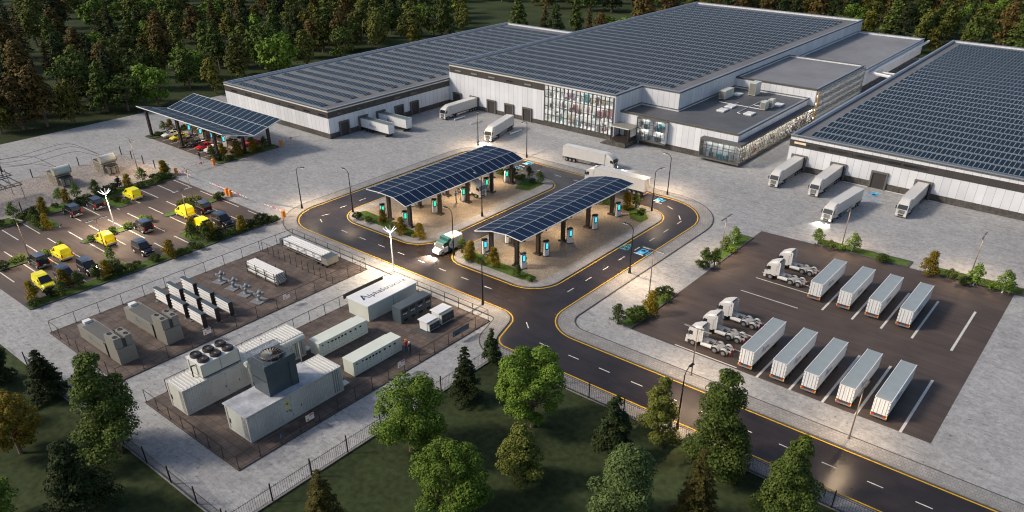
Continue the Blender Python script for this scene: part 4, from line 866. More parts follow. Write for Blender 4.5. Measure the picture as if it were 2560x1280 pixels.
def put_logo(t, x, y, z, s=1.0, rz=0):
    b = MB(); logo_A(b, s*.95, M['logo_b2']); o = b.build('logo', t, (x, y, z), rz)
    q = link('lettering', ALPHA, o, (.92*s, -.004, 0)); q.rotation_euler = (PI/2, 0, 0); q.scale = (s, s, s); return o
def trailer_box(t, x0, x1, z0, z1, hw, side, roof, doors=True, curtain=False, rear=True):
    b = MB(); b.box(x0, x1, -hw, hw, z0, z1-.04, side); b.build('box', t)
    b = MB(); b.box(x0-.02, x1+.02, -hw-.02, hw+.02, z1-.04, z1, roof); b.box(x0-.03, x1+.03, -hw-.03, -hw+.06, z1, z1+.03, M['white'] if roof != M['clay'] else roof); b.box(x0-.03, x1+.03, hw-.06, hw+.03, z1, z1+.03, M['white'] if roof != M['clay'] else roof); b.build('roof', t)
    b = MB(); b.box(x0, x1, -hw-.012, -hw-.004, z0, z0+.10, M['dchas']); b.box(x0, x1, hw+.004, hw+.012, z0, z0+.10, M['dchas']); b.build('side_rail', t)
def undercarriage(t, x0, axles, m, r=.44, hw=1.0, guards=True):
    b = MB()
    for s in (-1, 1): b.box(x0+.1, axles[-1]+4.5 if False else x0+9.5, s*.42, s*.54, .62, .80, m)
    for x in axles: b.box(x-.08, x+.08, -.8, .8, r-.08, r+.08, m)
    b.build('chassis', t)
    for x in axles:
        for s in (-1, 1): wheel(t, x, s*(hw-.24), r, .40, M['steel'] if m != M['dchas'] else M['dchas'])
def make_parked_trailer():
    t = empty('box_trailer', cat='trailer'); hw = 1.02; side = M['white']
    trailer_box(t, -5.4, 5.4, .95, 3.28, hw, side, M['greyroof'])
    b = MB()
    for s in (-1, 1): b.box(-5.46, -5.40, s*.02, s*.99, .98, 3.22, M['white'])
    o = b.build('rear_doors', t)
    b = MB()
    for y in (-.72, -.30, .30, .72): b.box(-5.50, -5.46, y-.022, y+.022, .98, 3.2, M['steel'])
    for y in (-.97, .93): 
        for z in (1.3, 1.9, 2.5, 3.0): b.box(-5.49, -5.46, y, y+.06, z, z+.12, M['dchas'])
    b.build('lock_bars', o)
    undercarriage(t, -5.4, (-3.9, -2.85, -1.8), M['dchas'])
    b = MB(); b.box(-5.5, -5.36, -1.02, 1.02, .42, .62, M['steel']); b.box(-5.42, -5.36, -.8, .8, .62, .92, M['dchas']); b.build('bumper', t)
    for s in (-1, 1):
        b = MB(); b.box(-5.52, -5.44, s*.55, s*.92, .64, .80, M['red']); b.box(-5.52, -5.44, s*.92, s*1.02, .64, .86, M['yell']); b.build('tail_light', t)
        b = MB(); b.box(2.6, 2.8, s*.7, s*.85, .0, .95, M['dchas']); b.box(2.5, 2.9, s*.65, s*.9, 0, .06, M['dchas']); b.build('landing_leg', t)
    for s in (-1,):
        put_logo(t, -2.7, s*(hw+.02), 1.75, 1.0)
    for s in (-1, 1): wheel(t, 3.4, s*.74, .36, .34, M['dchas'])
    return t
pt = Proto(make_parked_trailer())
for i, x in enumerate((-31.55, -26.85, -22.5, -17.8, -13.35)): pt.put((x, 95.1, .012), PI/2, 'grey roofed white box trailer, %s from the left in the near row' % ORD[i], 'box trailers parked in the near row')
for i, x in enumerate((-31.65, -26.95, -22.5, -17.85)): pt.put((x, 121.0, .012), PI/2, 'grey roofed white box trailer, %s from the left in the far row' % ORD[i], 'box trailers parked in the far row')
def make_lorry(lights=False):
    """tractor and curtain trailer coupled, 14 m: rear at x=-7, front at x=7"""
    t = empty('articulated_lorry', cat='lorry'); cab_parts(t, 6.95); hw = 1.1
    trailer_box(t, -7, 4.55, 1.0, 3.5, hw, M['clay'], M['clay'])
    b = MB(); b.box(4.55, 4.75, -.9, .9, 1.3, 3.3, M['dchas']); b.build('coupling', t)
    b = MB()
    for s in (-1, 1): b.box(-6.9, 6.0, s*.40, s*.52, .60, .84, M['chassis'])
    b.build('chassis', t)
    for x in (-5.9, -4.85, -3.8, 2.35, 3.45, 5.8):
        for s in (-1, 1): wheel(t, x, s*.86, .46, .42, M['steel'])
    b = MB()
    for s in (-1, 1):
        for z in (.55, .80): b.box(-3.0, .8, s*1.02, s*1.08, z, z+.12, M['chassis'])
        b.tube((3.9, s*.8, .7), (5.1, s*.8, .7), .28, .28, M['clay'], 10)
    b.build('side_guard', t)
    b = MB(); b.box(-7.08, -6.95, -1.05, 1.05, .45, .62, M['chassis']); b.build('bumper', t)
    b = MB()
    for y in (-.5, .5): b.box(-7.04, -7, y-.02, y+.02, 1.05, 3.4, M['chassis'])
    b.box(-7.03, -7, -.015, .015, 1.05, 3.4, M['dchas']); b.build('rear_doors', t)
    for s in (-1, 1): b = MB(); b.box(-7.1, -7.03, s*.6, s*.95, .64, .8, M['red']); b.build('tail_light', t)
    return t
pl_ = Proto(make_lorry())
def lorry_from(xr, yr, xf, yf, lb, s=1.0):
    d = Vector((xf-xr, yf-yr)); return pl_.put(((xr+xf)/2, (yr+yf)/2, .012), math.atan2(d.y, d.x), lb, 'white articulated lorries', s)
def headlamps(o, e=900, s=1.0):
    for k in (-1, 1):
        b = MB(); b.box(7.03, 7.06, k*.66, k*.94, .52, .68, M['lampw']); b.build('lit_lamp', o)
        light('SPOT', o, (7.15, k*.8, .62), e, (1, .93, .78), .12, R(75), (0, -R(62), 0), .8)
lorry_from(-58.2, 174.75, -58.2, 160.8, 'white articulated lorry docked at the leftmost door of the right warehouse'); lorry_from(-49.25, 174.75, -49.25, 160.8, 'white articulated lorry docked at the second door of the right warehouse')
lorry_from(-31.3, 174.75, -31.3, 160.6, 'white articulated lorry docked at the rightmost open dock of the right warehouse')
o1 = lorry_from(-40.85, 162.9, -42.05, 149.0, 'white articulated lorry pulling away from the right warehouse with headlights on'); headlamps(o1, 320)
lorry_from(-151.1, 166.9, -151.0, 153.2, 'white articulated lorry docked at the central warehouse beside the inner corner')
o2 = lorry_from(-131.6, 159.2, -128.0, 145.8, 'white articulated lorry leaving the central warehouse with headlights on'); headlamps(o2, 400)
o3 = lorry_from(-104.9, 147.6, -91.0, 148.4, 'white articulated lorry driving past the office wing, seen from its side'); headlamps(o3, 300)
lorry_from(-77.2, 138.8, -92.0, 138.6, 'white articulated lorry on the loop road behind the right canopy', 1.08)
def make_docked():
    t = empty('box_trailer', cat='trailer'); hw = 1.1; trailer_box(t, -5.4, 5.4, .95, 3.3, hw, M['white'], M['slate2'])
    undercarriage(t, -5.4, (-3.6, -2.5, -1.4), M['dchas']); 
    for s in (-1, 1): wheel(t, 4.1, s*.82, .44, .36, M['dchas'])
    b = MB(); b.box(3.2, 5.0, -.7, .7, .5, .9, M['dchas']); b.tube((5, 0, .7), (6, 0, .55), .06, .06, M['dchas'], 5); b.build('drawbar', t); b = MB(); b.box(5.4, 5.46, -.99, -.95, 1, 3.2, M['steel']); b.box(5.4, 5.46, .95, .99, 1, 3.2, M['steel']); b.build('corner_posts', t)
    put_logo(t, -2.0, -hw-.02, 1.75, 1.05); return t

pk = Proto(make_docked()); pk.put((-155.4, 133.2), 0, 'white box trailer with blue logo docked at the left warehouse, nearer the corner', 'trailers docked at the left warehouse'); pk.put((-155.4, 139.5), 0, 'white box trailer with blue logo docked at the left warehouse, farther one', 'trailers docked at the left warehouse')
ptr.put((-106.6, 115.6, .13), 0, 'white lorry cab charging under the left canopy', 'lorry cabs on the charging islands')
# white and green box van with headlights
t = empty('delivery_truck', (-90.9, 91.7, .01), -PI/2 - .06, label='green and white box van driving out between the islands with headlights on', cat='van')
teal = pm('teal paint', (.018, .085, .082), .35)
shell(t, [(.7, 1.0, 1.0, .45, 1.6), (1.9, 1.0, .98, .40, 1.5), (2.3, .98, .92, .40, 1.35), (2.85, .9, .84, .42, 1.05)], M['white'], 'cab')
b = MB(); b.side([(.6, 1.5), (2.25, 1.42), (1.65, 2.2), (1.3, 2.3), (.6, 2.35)], -.94, .94, teal); b.build('cab_roof', t)
b = MB(); b.quad([(2.24, -.86, 1.46), (2.24, .86, 1.46), (1.68, .80, 2.16), (1.68, -.80, 2.16)], M['pane']); b.build('windscreen', t)
for s in (-1, 1):
    b = MB(); b.quad([(2.0, s*.952, 1.55), (1.0, s*.952, 1.55), (1.0, s*.952, 2.1), (1.55, s*.952, 2.1)], M['pane']); b.build('side_window', t)
    b = MB(); b.box(1.85, 2.0, s*1.02, s*1.26, 1.5, 1.85, M['white']); b.build('mirror', t)
    b = MB(); b.box(2.78, 2.88, s*.5, s*.82, .72, .95, M['lampw']); b.build('headlight', t); light('SPOT', t, (2.95, s*.66, .85), 2400, (1, .93, .8), .12, R(70), (0, -R(58), 0), .8)
b = MB(); pf = rr(-1.15, 1.15, .62, 2.95, .3, 5); n = len(pf)
v = [(x, y, z) for x in (-2.9, -.15) for y, z in pf]; b.add(v, [(i, (i+1) % n, n+(i+1) % n, n+i) for i in range(n)] + [tuple(range(n-1, -1, -1))], M['white'])
v = [(x, y, z) for x in (-.15, .7) for y, z in pf]; b.add(v, [(i, (i+1) % n, n+(i+1) % n, n+i) for i in range(n)] + [tuple(range(n, 2*n))], teal); b.build('box', t)
b = MB(); b.lathe([(.8, -1.165), (.8, -1.155)], (-.25, 0, 1.75), M['white'], 18, 'y'); b.lathe([(.8, 1.155), (.8, 1.165)], (-.25, 0, 1.75), M['white'], 18, 'y'); b.build('roundel', t)
for rz, y, x in ((0, -1.18, -.65), (PI, 1.18, .15)): b = MB(); logo_A(b, .9); b.build('logo', t, (x, y, 1.3), rz)
b = MB(); b.box(-2.95, 2.6, -.5, .5, .4, .6, M['dchas']); b.box(-3.0, -2.9, -1, 1, .4, .6, M['dchas']); b.build('chassis', t)
for x, y in ((-1.9, .95), (-1.9, -.95), (1.95, .9), (1.95, -.9)): wheel(t, x, y, .40, .26, M['steel'])
# dock bollards lying low by the central docks
for i, (x, y0, y1) in enumerate(((-147.8, 154.6, 158.8), (-141.8, 154.5, 158.8), (-127.4, 154.3, 158.8))):
    t = empty('wheel_guide', (x, (y0+y1)/2, 0), 0, label='white low wheel guide on the yard, %s from the left' % ORD[i], cat='wheel guide', group='wheel guides before the central docks')
    L_ = (y1-y0)/2; b = MB(); b.path([(0, -L_, 0), (0, -L_, .35), (0, L_, .35), (0, L_, 0)], .16, M['white'], 8); b.build('tube', t)
    for y in (-L_, L_): b = MB(); b.box(-.2, .2, y-.2, y+.2, 0, .03, M['steel']); b.build('foot', t)
# ---------------------------------------------------------------- power equipment in the paved compounds (pads are 0.16 high)
PZ = .16
def corrug(mb, x0, x1, y0, y1, z0, z1, m, pitch=.34, ends=True, skip=()):
    """corrugated steel: a core box with raised ribs along both long sides"""
    mb.box(x0, x1, y0, y1, z0, z1, m); n = int((y1-y0-.4)/pitch)
    for i in range(n):
        y = y0+.2+i*pitch
        if any(a < y < b for a, b in skip): continue
        for x, d in ((x1, .09), (x0, -.09)): mb.add([(x, y, z0+.15), (x, y+pitch*.62, z0+.15), (x, y+pitch*.62, z1-.15), (x, y, z1-.15), (x+d, y+pitch*.14, z0+.15), (x+d, y+pitch*.48, z0+.15), (x+d, y+pitch*.48, z1-.15), (x+d, y+pitch*.14, z1-.15)], [(4, 5, 6, 7), (0, 1, 5, 4), (1, 2, 6, 5), (2, 3, 7, 6), (3, 0, 4, 7)], m)
def container(name, cx, cy, L_, W_, H_, label, roofribs=(0, 0), doorspan=None, rooftop=None):
    """long side along Y; local origin at the centre of the base"""
    t = empty(name, (cx, cy, PZ), 0, label=label, cat='container'); m = M['contw']; x, y = W_/2, L_/2
    b = MB(); corrug(b, -x, x, -y, y, .12, H_-.06, m, skip=[doorspan] if doorspan else []); b.build('body', t)
    b = MB()
    for sx in (-x, x):
        for sy in (-y, y): b.box(sx-.09, sx+.09, sy-.09, sy+.09, 0, H_+.04, m)
        b.box(sx-.08, sx+.08, -y, y, 0, .16, m); b.box(sx-.08, sx+.08, -y, y, H_-.14, H_+.02, m)
    for sy in (-y, y): b.box(-x, x, sy-.08, sy+.08, 0, .16, m); b.box(-x, x, sy-.08, sy+.08, H_-.14, H_+.02, m)
    b.build('frame', t)
    b = MB(); b.box(-x+.05, x-.05, -y+.05, y-.05, H_-.06, H_-.01, m)
    a0, a1 = roofribs; k = a0
    while k < a1: b.box(-x+.1, x-.1, k, k+.24, H_-.01, H_+.06, m, tx=.05, ty=.05); k += .48
    b.build('roof', t)
    b = MB()
    for s0 in (-.52, .02): b.box(s0*W_ if s0 < 0 else .02, -.02 if s0 < 0 else x-.15, -y-.05, -y-.01, .25, H_-.2, m) if False else None
    b.box(-x+.35, .25*W_, -y-.06, -y-.005, .22, H_-.25, M['offw']); b.build('end_door', t)
    b = MB()
    for xx in (-x+.14, .30*W_, .36*W_, .42*W_): b.box(xx, xx+.07, -y-.10, -y-.01, .2, H_-.2, m)
    b.box(-x+.5, -x+.62, -y-.12, -y-.06, 1.2, 1.9, M['black']); b.build('lock_bars', t)
    if doorspan:
        d0, d1 = doorspan; mid = (d0+d1)/2
        for p, q in ((d0+.06, mid-.03), (mid+.03, d1-.06)): b = MB(); b.box(x, x+.045, p, q, .25, H_-.25, M['contw']); o = b.build('side_door', t); b = MB(); b.box(x+.045, x+.10, q-.22, q-.14, 1.3, 1.6, M['black']); b.box(x+.03, x+.09, p+.02, p+.1, .6, .75, M['steel']); b.box(x+.03, x+.09, p+.02, p+.1, H_-.7, H_-.55, M['steel']); b.build('handle', o)
    b = MB(); b.box(x-.02, x+.06, y-1.5, y-.35, .3, H_-.25, M['tan']); b.build('louvre', t); b = MB(); b.box(x-.9, x+.1, y+.05, y+1.1, .6, .75, M['offw']); b.build('step', t)
    return t
c1 = container('container', -84.05, 43.6, 18.6, 3.7, 3.75, 'long ribbed cream container carrying the six fan cooling unit', (-9.1, 9.2), (-5.4, -1.2))
c2 = container('container', -73.4, 43.4, 14.4, 4.5, 3.85, 'cream container with a scuffed flat roof carrying the dark cooling tower', (4.4, 7.1), (-2.6, .7))
b = MB(); b.box(-2.45, 2.45, -7.45, 4.4, 3.86, 3.98, M['contw'], top=M['croof']); b.build('roof_plate', c2)
b = MB(); b.box(2.30, 2.33, -1.85, -1.2, 2.55, 2.95, M['yell']); b.add([(2.335, -1.72, 2.6), (2.335, -1.35, 2.6), (2.335, -1.53, 2.9)], [(0, 1, 2)], M['black']); b.box(2.30, 2.33, -1.75, -1.3, 1.9, 2.15, M['yell']); b.box(2.30, 2.33, -1.8, -1.65, 1.55, 1.7, M['black']); b.box(2.30, 2.33, -1.45, -1.3, 1.55, 1.7, M['black']); b.build('warning_plate', c2)
# six-fan condenser standing on the first container
t = empty('cooling_unit', (-84.15, 40.3, PZ+3.82), 0, label='white cooling unit with six dark fans on top of the longer container', cat='cooling unit')
b = MB(); b.box(-1.7, 1.7, -2.75, 2.75, .1, 1.95, M['offw']); b.box(-1.75, 1.75, -2.8, 2.8, 1.95, 2.05, M['white']); b.build('casing', t)
b = MB()
for y in (-2.8, -.05, 2.7): b.box(1.7, 1.75, y, y+.1, .1, 1.95, M['steel'])
b.box(1.7, 1.74, -2.8, 2.8, .1, .2, M['dchas']); b.box(-1.3, -1.15, -2.8, -2.75, .2, 1.9, M['steel']); b.box(.5, .65, -2.8, -2.75, .2, 1.9, M['steel']); b.build('panel_frame', t)
for x in (-.85, .85):
    for y in (-1.8, 0, 1.8):
        b = MB(); b.lathe([(.74, 0), (.78, .22), (.66, .42), (.60, .30)], (x, y, 2.05), M['dark'], 18); o = b.build('fan', t)
        b = MB()
        for k in range(7): a = k*2*PI/7; b.add([(x, y, 2.32), (x+.58*math.cos(a), y+.58*math.sin(a), 2.36), (x+.58*math.cos(a+.5), y+.58*math.sin(a+.5), 2.28)], [(0, 1, 2)], M['tan'])
        b.lathe([(.14, 0), (.14, .1)], (x, y, 2.28), M['steel'], 8); b.build('blades', o)
b = MB(); b.path([(.2, -2.8, 1.5), (.2, -3.3, 1.6), (.2, -3.3, -.1)], .09, M['black'], 6); b.build('hose', t)
# cooling tower
t = empty('cooling_tower', (-73.8, 42.6, PZ+3.98), 0, label='slate blue cooling tower with a big roof fan on the scuffed container', cat='cooling tower')
b = MB(); b.box(-1.6, 1.6, -2.15, 2.15, 0, 3.3, M['slate']); b.box(-1.75, 1.75, -2.3, 2.3, 3.3, 3.95, M['slate']); b.box(-1.66, 1.66, -2.2, 2.2, 3.95, 4.02, M['slate']); b.box(1.6, 1.7, 1.2, 2.2, 0, 3.3, M['slate']); b.box(-1.4, 1.4, -2.2, -2.15, 1.9, 1.95, M['black']); b.build('casing', t)
b = MB(); b.lathe([(1.38, 0), (1.42, .25), (1.32, .34), (1.26, .2)], (0, 0, 4.02), M['dark'], 28); o = b.build('fan', t)
b = MB()
for k in range(20): a = k*2*PI/20; b.add([(.18*math.cos(a), .18*math.sin(a), 4.3), (1.27*math.cos(a), 1.27*math.sin(a), 4.36), (1.27*math.cos(a+.17), 1.27*math.sin(a+.17), 4.26), (.18*math.cos(a+.3), .18*math.sin(a+.3), 4.24)], [(0, 1, 2, 3)], M['tan'])
b.lathe([(.26, 0), (.22, .12)], (0, 0, 4.24), M['steel'], 10); b.build('blades', o)
b = MB(); b.lathe([(1.30, 0), (1.30, .02)], (0, 0, 4.04), M['dark'], 24); b.build('fan_well', o)
b = MB(); rl = [(-1.7, -2.25), (1.7, -2.25), (1.7, 2.25), (-1.7, 2.25), (-1.7, -2.25)]
for (xa, ya), (xb, yb) in zip(rl, rl[1:]):
    b.tube((xa, ya, 4.75), (xb, yb, 4.75), .025, .025, M['steel'], 4)
    for k in range(4): b.tube((xa+(xb-xa)*k/4, ya+(yb-ya)*k/4, 3.98), (xa+(xb-xa)*k/4, ya+(yb-ya)*k/4, 4.75), .02, .02, M['steel'], 4)
b.build('guard_rail', t)
t.scale = (1, 1, 1.11)
# white duct and roof walkway between the containers
t = empty('exhaust_pipe', (-80.3, 46.5, PZ), 0, label='long white exhaust pipe lying above the gap between the two containers', cat='pipe')
b = MB(); b.tube((.2, -4.2, 4.55), (.2, 5.2, 4.55), .38, .38, M['offw'], 14); b.build('barrel', t)
b = MB(); b.tube((.4, -3.9, 0), (.4, -3.9, 4.3), .14, .14, M['offw'], 8); b.tube((.2, 4.2, 0), (.2, 4.2, 4.3), .1, .1, M['offw'], 8); b.build('stand', t)
t = empty('roof_walkway', (-82.6, 46.3, PZ+3.8), 0, label='white railed walkway with a small red lamp on the longer container roof', cat='walkway')
b = MB()
for x in (-1.1, .5):
    for z in (.55, 1.0): b.tube((x, -1.6, z), (x, 2.8, z), .022, .022, M['white'], 4)
    for k in range(5): b.tube((x, -1.6+1.1*k, 0), (x, -1.6+1.1*k, 1.0), .022, .022, M['white'], 4)
b.build('railing', t); b = MB(); b.box(-1.1, .5, -1.6, 2.8, .08, .12, M['steel']); b.build('grating', t)
b = MB(); b.tube((.3, .2, 1.0), (.3, .2, 1.7), .03, .03, M['white'], 5); b.lathe([(.06, 0), (.10, .1), (.06, .2)], (.3, .2, 1.7), M['red'], 8); b.build('warning_lamp', t)
# switchgear, cream green
sg = pm('pale green paint', (.68, .71, .615), .45, ns=.6, na=.04)
def switchgear():
    t = empty('switchgear_cabinet', cat='switchgear'); L_, W_, H_ = 9.0, 2.2, 2.3
    b = MB(); b.box(-W_/2, W_/2, -L_/2, L_/2, .08, H_, sg); b.box(-W_/2-.04, W_/2+.04, -L_/2-.04, L_/2-1.0, H_, H_+.07, sg); b.box(-W_/2+.05, W_/2-.05, -L_/2+.05, L_/2-.05, 0, .08, M['dkerb']); b.build('cabinet', t)
    y = -L_/2+.05
    for i, w_ in enumerate((1.05, .95, .62, .6, .6, .62, .95, .95, .95, .75)):
        b = MB(); b.box(W_/2, W_/2+.035, y+.03, y+w_-.02, .16, H_-.08, sg); o = b.build('door', t)
        b = MB(); b.box(W_/2+.035, W_/2+.05, y+.12, y+min(.5, w_-.12), H_-.62, H_-.36, M['pane']) if i not in (0, 1) else b.box(W_/2+.035, W_/2+.05, y+.4, y+.7, H_-.5, H_-.3, M['pane'])
        for z in (.5, 1.05, 1.4): b.box(W_/2+.035, W_/2+.055, y+w_*.45, y+w_*.45+.09, z, z+.09, M['dchas'])
        b.build('meter', o); y += w_
    return t
ps = Proto(switchgear()); ps.put((-80.9, 58.2, PZ), 0, 'pale green switchgear row behind, nearer the lettered white cabin', 'switchgear rows'); ps.put((-73.4, 58.1, PZ), 0, 'pale green switchgear row in front, where two workers stand', 'switchgear rows')
# lettered white cabin
t = empty('equipment_cabin', (-84.6, 70.3, PZ), 0, label='large white cabin with dark lettering along its roof', cat='cabin')
b = MB(); b.box(-2.35, 2.35, -5.2, 5.1, 0, 2.62, M['offw']); b.build('wall', t); b = MB(); b.box(-2.5, 2.5, -5.35, 5.25, 2.62, 2.78, M['offw'], top=M['croof2']) if 'croof2' in M else b.box(-2.5, 2.5, -5.35, 5.25, 2.62, 2.78, M['white']); b.build('roof', t)
b = MB(); b.box(2.35, 2.37, .0, .04, .05, 2.6, M['dchas']); b.box(2.35, 2.39, 1.2, 2.4, .1, 2.2, M['offw']); b.build('joint', t)
s = 1.55; b = MB()
def plA(ps_, m, z): b.add([(x*s, y*s, z) for x, y in ps_], [tuple(range(len(ps_)))], m)
plA([(0, 0), (.18, 0), (.50, .82), (.46, 1.0), (.40, 1.0)], M['logo_d'], 0); plA([(.40, 1.0), (.52, 1.0), (.92, 0), (.76, 0)], M['logo_d'], .003); plA([(.14, 0), (.32, .22), (.52, .22), (.44, .48), (.24, .20)], M['logo_b'], .006)
o = b.build('logo', t, (.55, -4.4, 2.80), PI/2)
me, w1 = text_mesh('lpha', 1.5, M['logo_d'], .004, 1.05, .012); q = link('lettering', me, o, (1.46, 0, 0))
me2, w2 = text_mesh('Struxure', 1.5, M['logo_d'], .004, 1.12, -.006); q2 = link('lettering', me2, o, (1.46+w1+.12, 0, 0)); k_ = min(1, (8.9-1.5-w1)/w2); q2.scale = (k_, 1, 1)
# dark four-door cabinet
t = empty('battery_cabinet', (-78.75, 71.0, PZ), 0, label='slate grey battery cabinet with four vented doors', cat='cabinet')
b = MB(); b.box(-.95, .95, -3.3, 3.3, 0, 2.6, M['slate']); b.build('casing', t)
for i in range(4):
    y = -3.3+1.65*i; b = MB(); b.box(.95, 1.0, y+.05, y+1.6, .1, 2.5, M['slate']); o = b.build('door', t)
    b = MB(); b.box(1.0, 1.03, y+.3, y+1.45, 1.85, 2.35, M['black']); b.box(1.0, 1.03, y+.5, y+1.3, .25, .65, M['black']); b.build('louvre', o)
    b = MB()
    for k in range(3): b.lathe([(.09, 0), (.09, .05)], (1.0, y+.55+.28*k, 1.55), M['white'], 8, 'x'); b.lathe([(.07, 0), (.07, .05)], (1.0, y+.65+.22*(k % 2), 1.30), M['black'], 8, 'x')
    b.build('gauges', o)
# two condensers
def condenser(cx, cy, L_, H_, lb):
    t = empty('condenser', (cx, cy, PZ+.16), 0, label=lb, cat='condenser', group='white condensers'); 
    b = MB(); b.box(-1.0, .55, -L_/2, L_/2, 0, H_, M['white']); b.box(.55, 1.05, -L_/2+.05, L_/2+.25, .1, H_-.15, M['offw']); b.build('casing', t)
    b = MB(); b.box(-1.2, .75, -L_/2-.2, L_/2+.2, H_, H_+.12, M['white']); b.build('lid', t)
    b = MB(); b.box(1.05, 1.09, -L_/2+.15, L_/2+.15, .25, H_-.3, M['dchas']); 
    for k in range(4): y = -L_/2+.15+k*(L_/3); b.box(1.09, 1.12, y, y+.04, .25, H_-.3, M['tan'])
    for z in (.25, H_/2, H_-.32): b.box(1.09, 1.12, -L_/2+.15, L_/2+.15, z, z+.04, M['tan'])
    b.build('grille', t)
sheet('plinth_pad', [(-75.2, 67.4), (-71.4, 67.4), (-71.4, 74.0), (-75.2, 74.0)], PZ+.02, M['dkerb'], kind='structure')
condenser(-73.6, 69.5, 2.0, 1.5, 'smaller white condenser in front of its larger twin'); condenser(-73.6, 72.4, 2.5, 1.95, 'larger white condenser behind the smaller one')
# container battery units, taupe
def bess():
    t = empty('generator_unit', cat='generator'); m = M['tan']
    b = MB(); b.box(-6.0, 3.0, -1.25, 1.25, .08, 2.15, m); b.box(3.0, 6.2, -1.3, 1.3, .05, 2.5, m); b.build('casing', t)
    b = MB(); b.box(-4.7, 2.0, -1.1, 1.1, 2.15, 2.19, pm('brown grey roof', (.12, .115, .10), .6, ns=.8, na=.1)); b.build('roof', t)
    b = MB(); b.box(-6.05, -5.2, -.45, .6, 2.15, 2.5, M['white']); b.build('vent_box', t)
    for y0, y1, k in ((-1.3, -.2, 0), (.35, 1.3, 1)):
        b = MB(); b.box(3.2, 6.0, y0, y1, 2.5, 4.1, m); b.build('exhaust_box', t)
    b = MB(); b.box(3.3, 5.9, -.2, .35, 2.5, 3.8, M['dchas']); b.build('cooler_core', t)
    for x in (3.75, 5.35):
        for y in (-.75, .82): b = MB(); b.lathe([(.34, 0), (.34, .08), (.2, .08), (.2, .02)], (x, y, 4.1), M['dchas'], 14); b.build('fan', t)
    b = MB(); b.path([(2.2, -1.32, 2.3), (2.9, -1.4, 2.25), (2.9, -1.4, .2)], .06, M['black'], 5); b.box(2.9, 3.0, -1.36, -1.26, .05, 2.5, M['dchas']); b.box(2.9, 3.0, 1.26, 1.36, .05, 2.5, M['dchas']); b.build('pipework', t)
    b = MB(); logo_A(b, .7); o = b.build('logo', t, (-2.7, -1.262, 1.1)); q = link('lettering', ALPHA, o, (.66, -.004, 0)); q.rotation_euler = (PI/2, 0, 0); q.scale = (.7,)*3
    o2 = link('lettering', text_mesh('Struxure', .55, M['logo_g'], .004)[0], t, (-.7, -1.264, .95)); o2.rotation_euler = (PI/2, 0, 0)
    return t
pb = Proto(bess()); pb.put((-106.2, 35.9, PZ), 0, 'taupe generator unit nearest the left end of the compound', 'taupe generator units'); pb.put((-106.0, 42.9, PZ), 0, 'taupe generator unit beside the white tube racks', 'taupe generator units')
# tube racks
def tube_rack():
    t = empty('tube_rack', cat='tube rack')
    for z in (.62, 1.12, 1.62, 2.12): b = MB(); b.tube((-1.9, -.1, z), (1.75, -.1, z), .215, .215, M['pvc'], 12); b.build('white_tube', t, smooth=False)
    b = MB(); b.box(-1.95, 1.9, .18, .26, .25, 2.5, M['pvc']); b.build('back_panel', t)
    b = MB(); b.box(-2.0, 1.95, -.32, .34, 2.42, 2.52, M['slate']); b.box(1.78, 1.92, -.34, .34, .1, 2.45, M['dark']); b.box(-2.0, -1.93, -.2, .34, .1, 2.45, M['dark']); b.build('frame', t)
    b = MB()
    for x in (-1.8, 1.8): b.box(x-.25, x+.25, -.5, .5, 0, .1, M['steel']); b.box(x-.05, x+.05, -.05, .05, .1, .4, M['steel'])
    b.build('feet', t); return t
ptk = Proto(tube_rack()); nm = ('front', 'middle', 'back'); nc = ('left', 'middle', 'right')
for j, y in enumerate((48.0, 50.3, 52.7)):
    for i, x in enumerate((-112.0, -107.0, -102.0)): ptk.put((x, y, PZ), 0, 'rack of four white tubes, %s column, %s one from the generators' % (nc[i], ORD[j]), 'white tube racks')
# four valves
def valve():
    t = empty('gas_valve', cat='valve'); m = M['steel']
    b = MB(); b.box(-1.0, 1.1, -1.1, 1.1, 0, .12, pm('grey slab', (.2, .21, .22), .7, ns=3, na=.2)); b.build('slab', t)
    b = MB(); b.lathe([(.42, 0), (.42, .12), (.22, .2), (.22, .7), (.36, .8), (.36, .95)], (0, 0, .12), m, 12); b.lathe([(.3, -.55), (.3, -.45), (.24, -.4), (.34, 0), (.24, .4), (.3, .45), (.3, .55)], (0, 0, 1.25), m, 12, 'y'); b.build('body', t)
    for x, y, z in ((-.35, -.5, 1.45), (.3, -.35, 1.35), (-.3, .45, 1.6), (.4, .45, 1.55), (0, .1, 1.75)):
        b = MB(); b.lathe([(.1, 0), (.26, .06), (.30, .2), (.26, .34), (.1, .4)], (x, y, z-.2), m, 10, 'y' if x < 0 else 'x'); b.build('flange', t)
    return t
pvv = Proto(valve())
for i, x in enumerate((-112.1, -108.4, -104.9, -101.2)): pvv.put((x, 58.3, PZ), .2, 'grey metal valve assembly on its slab, %s from the far fence' % ORD[i], 'grey valve assemblies')
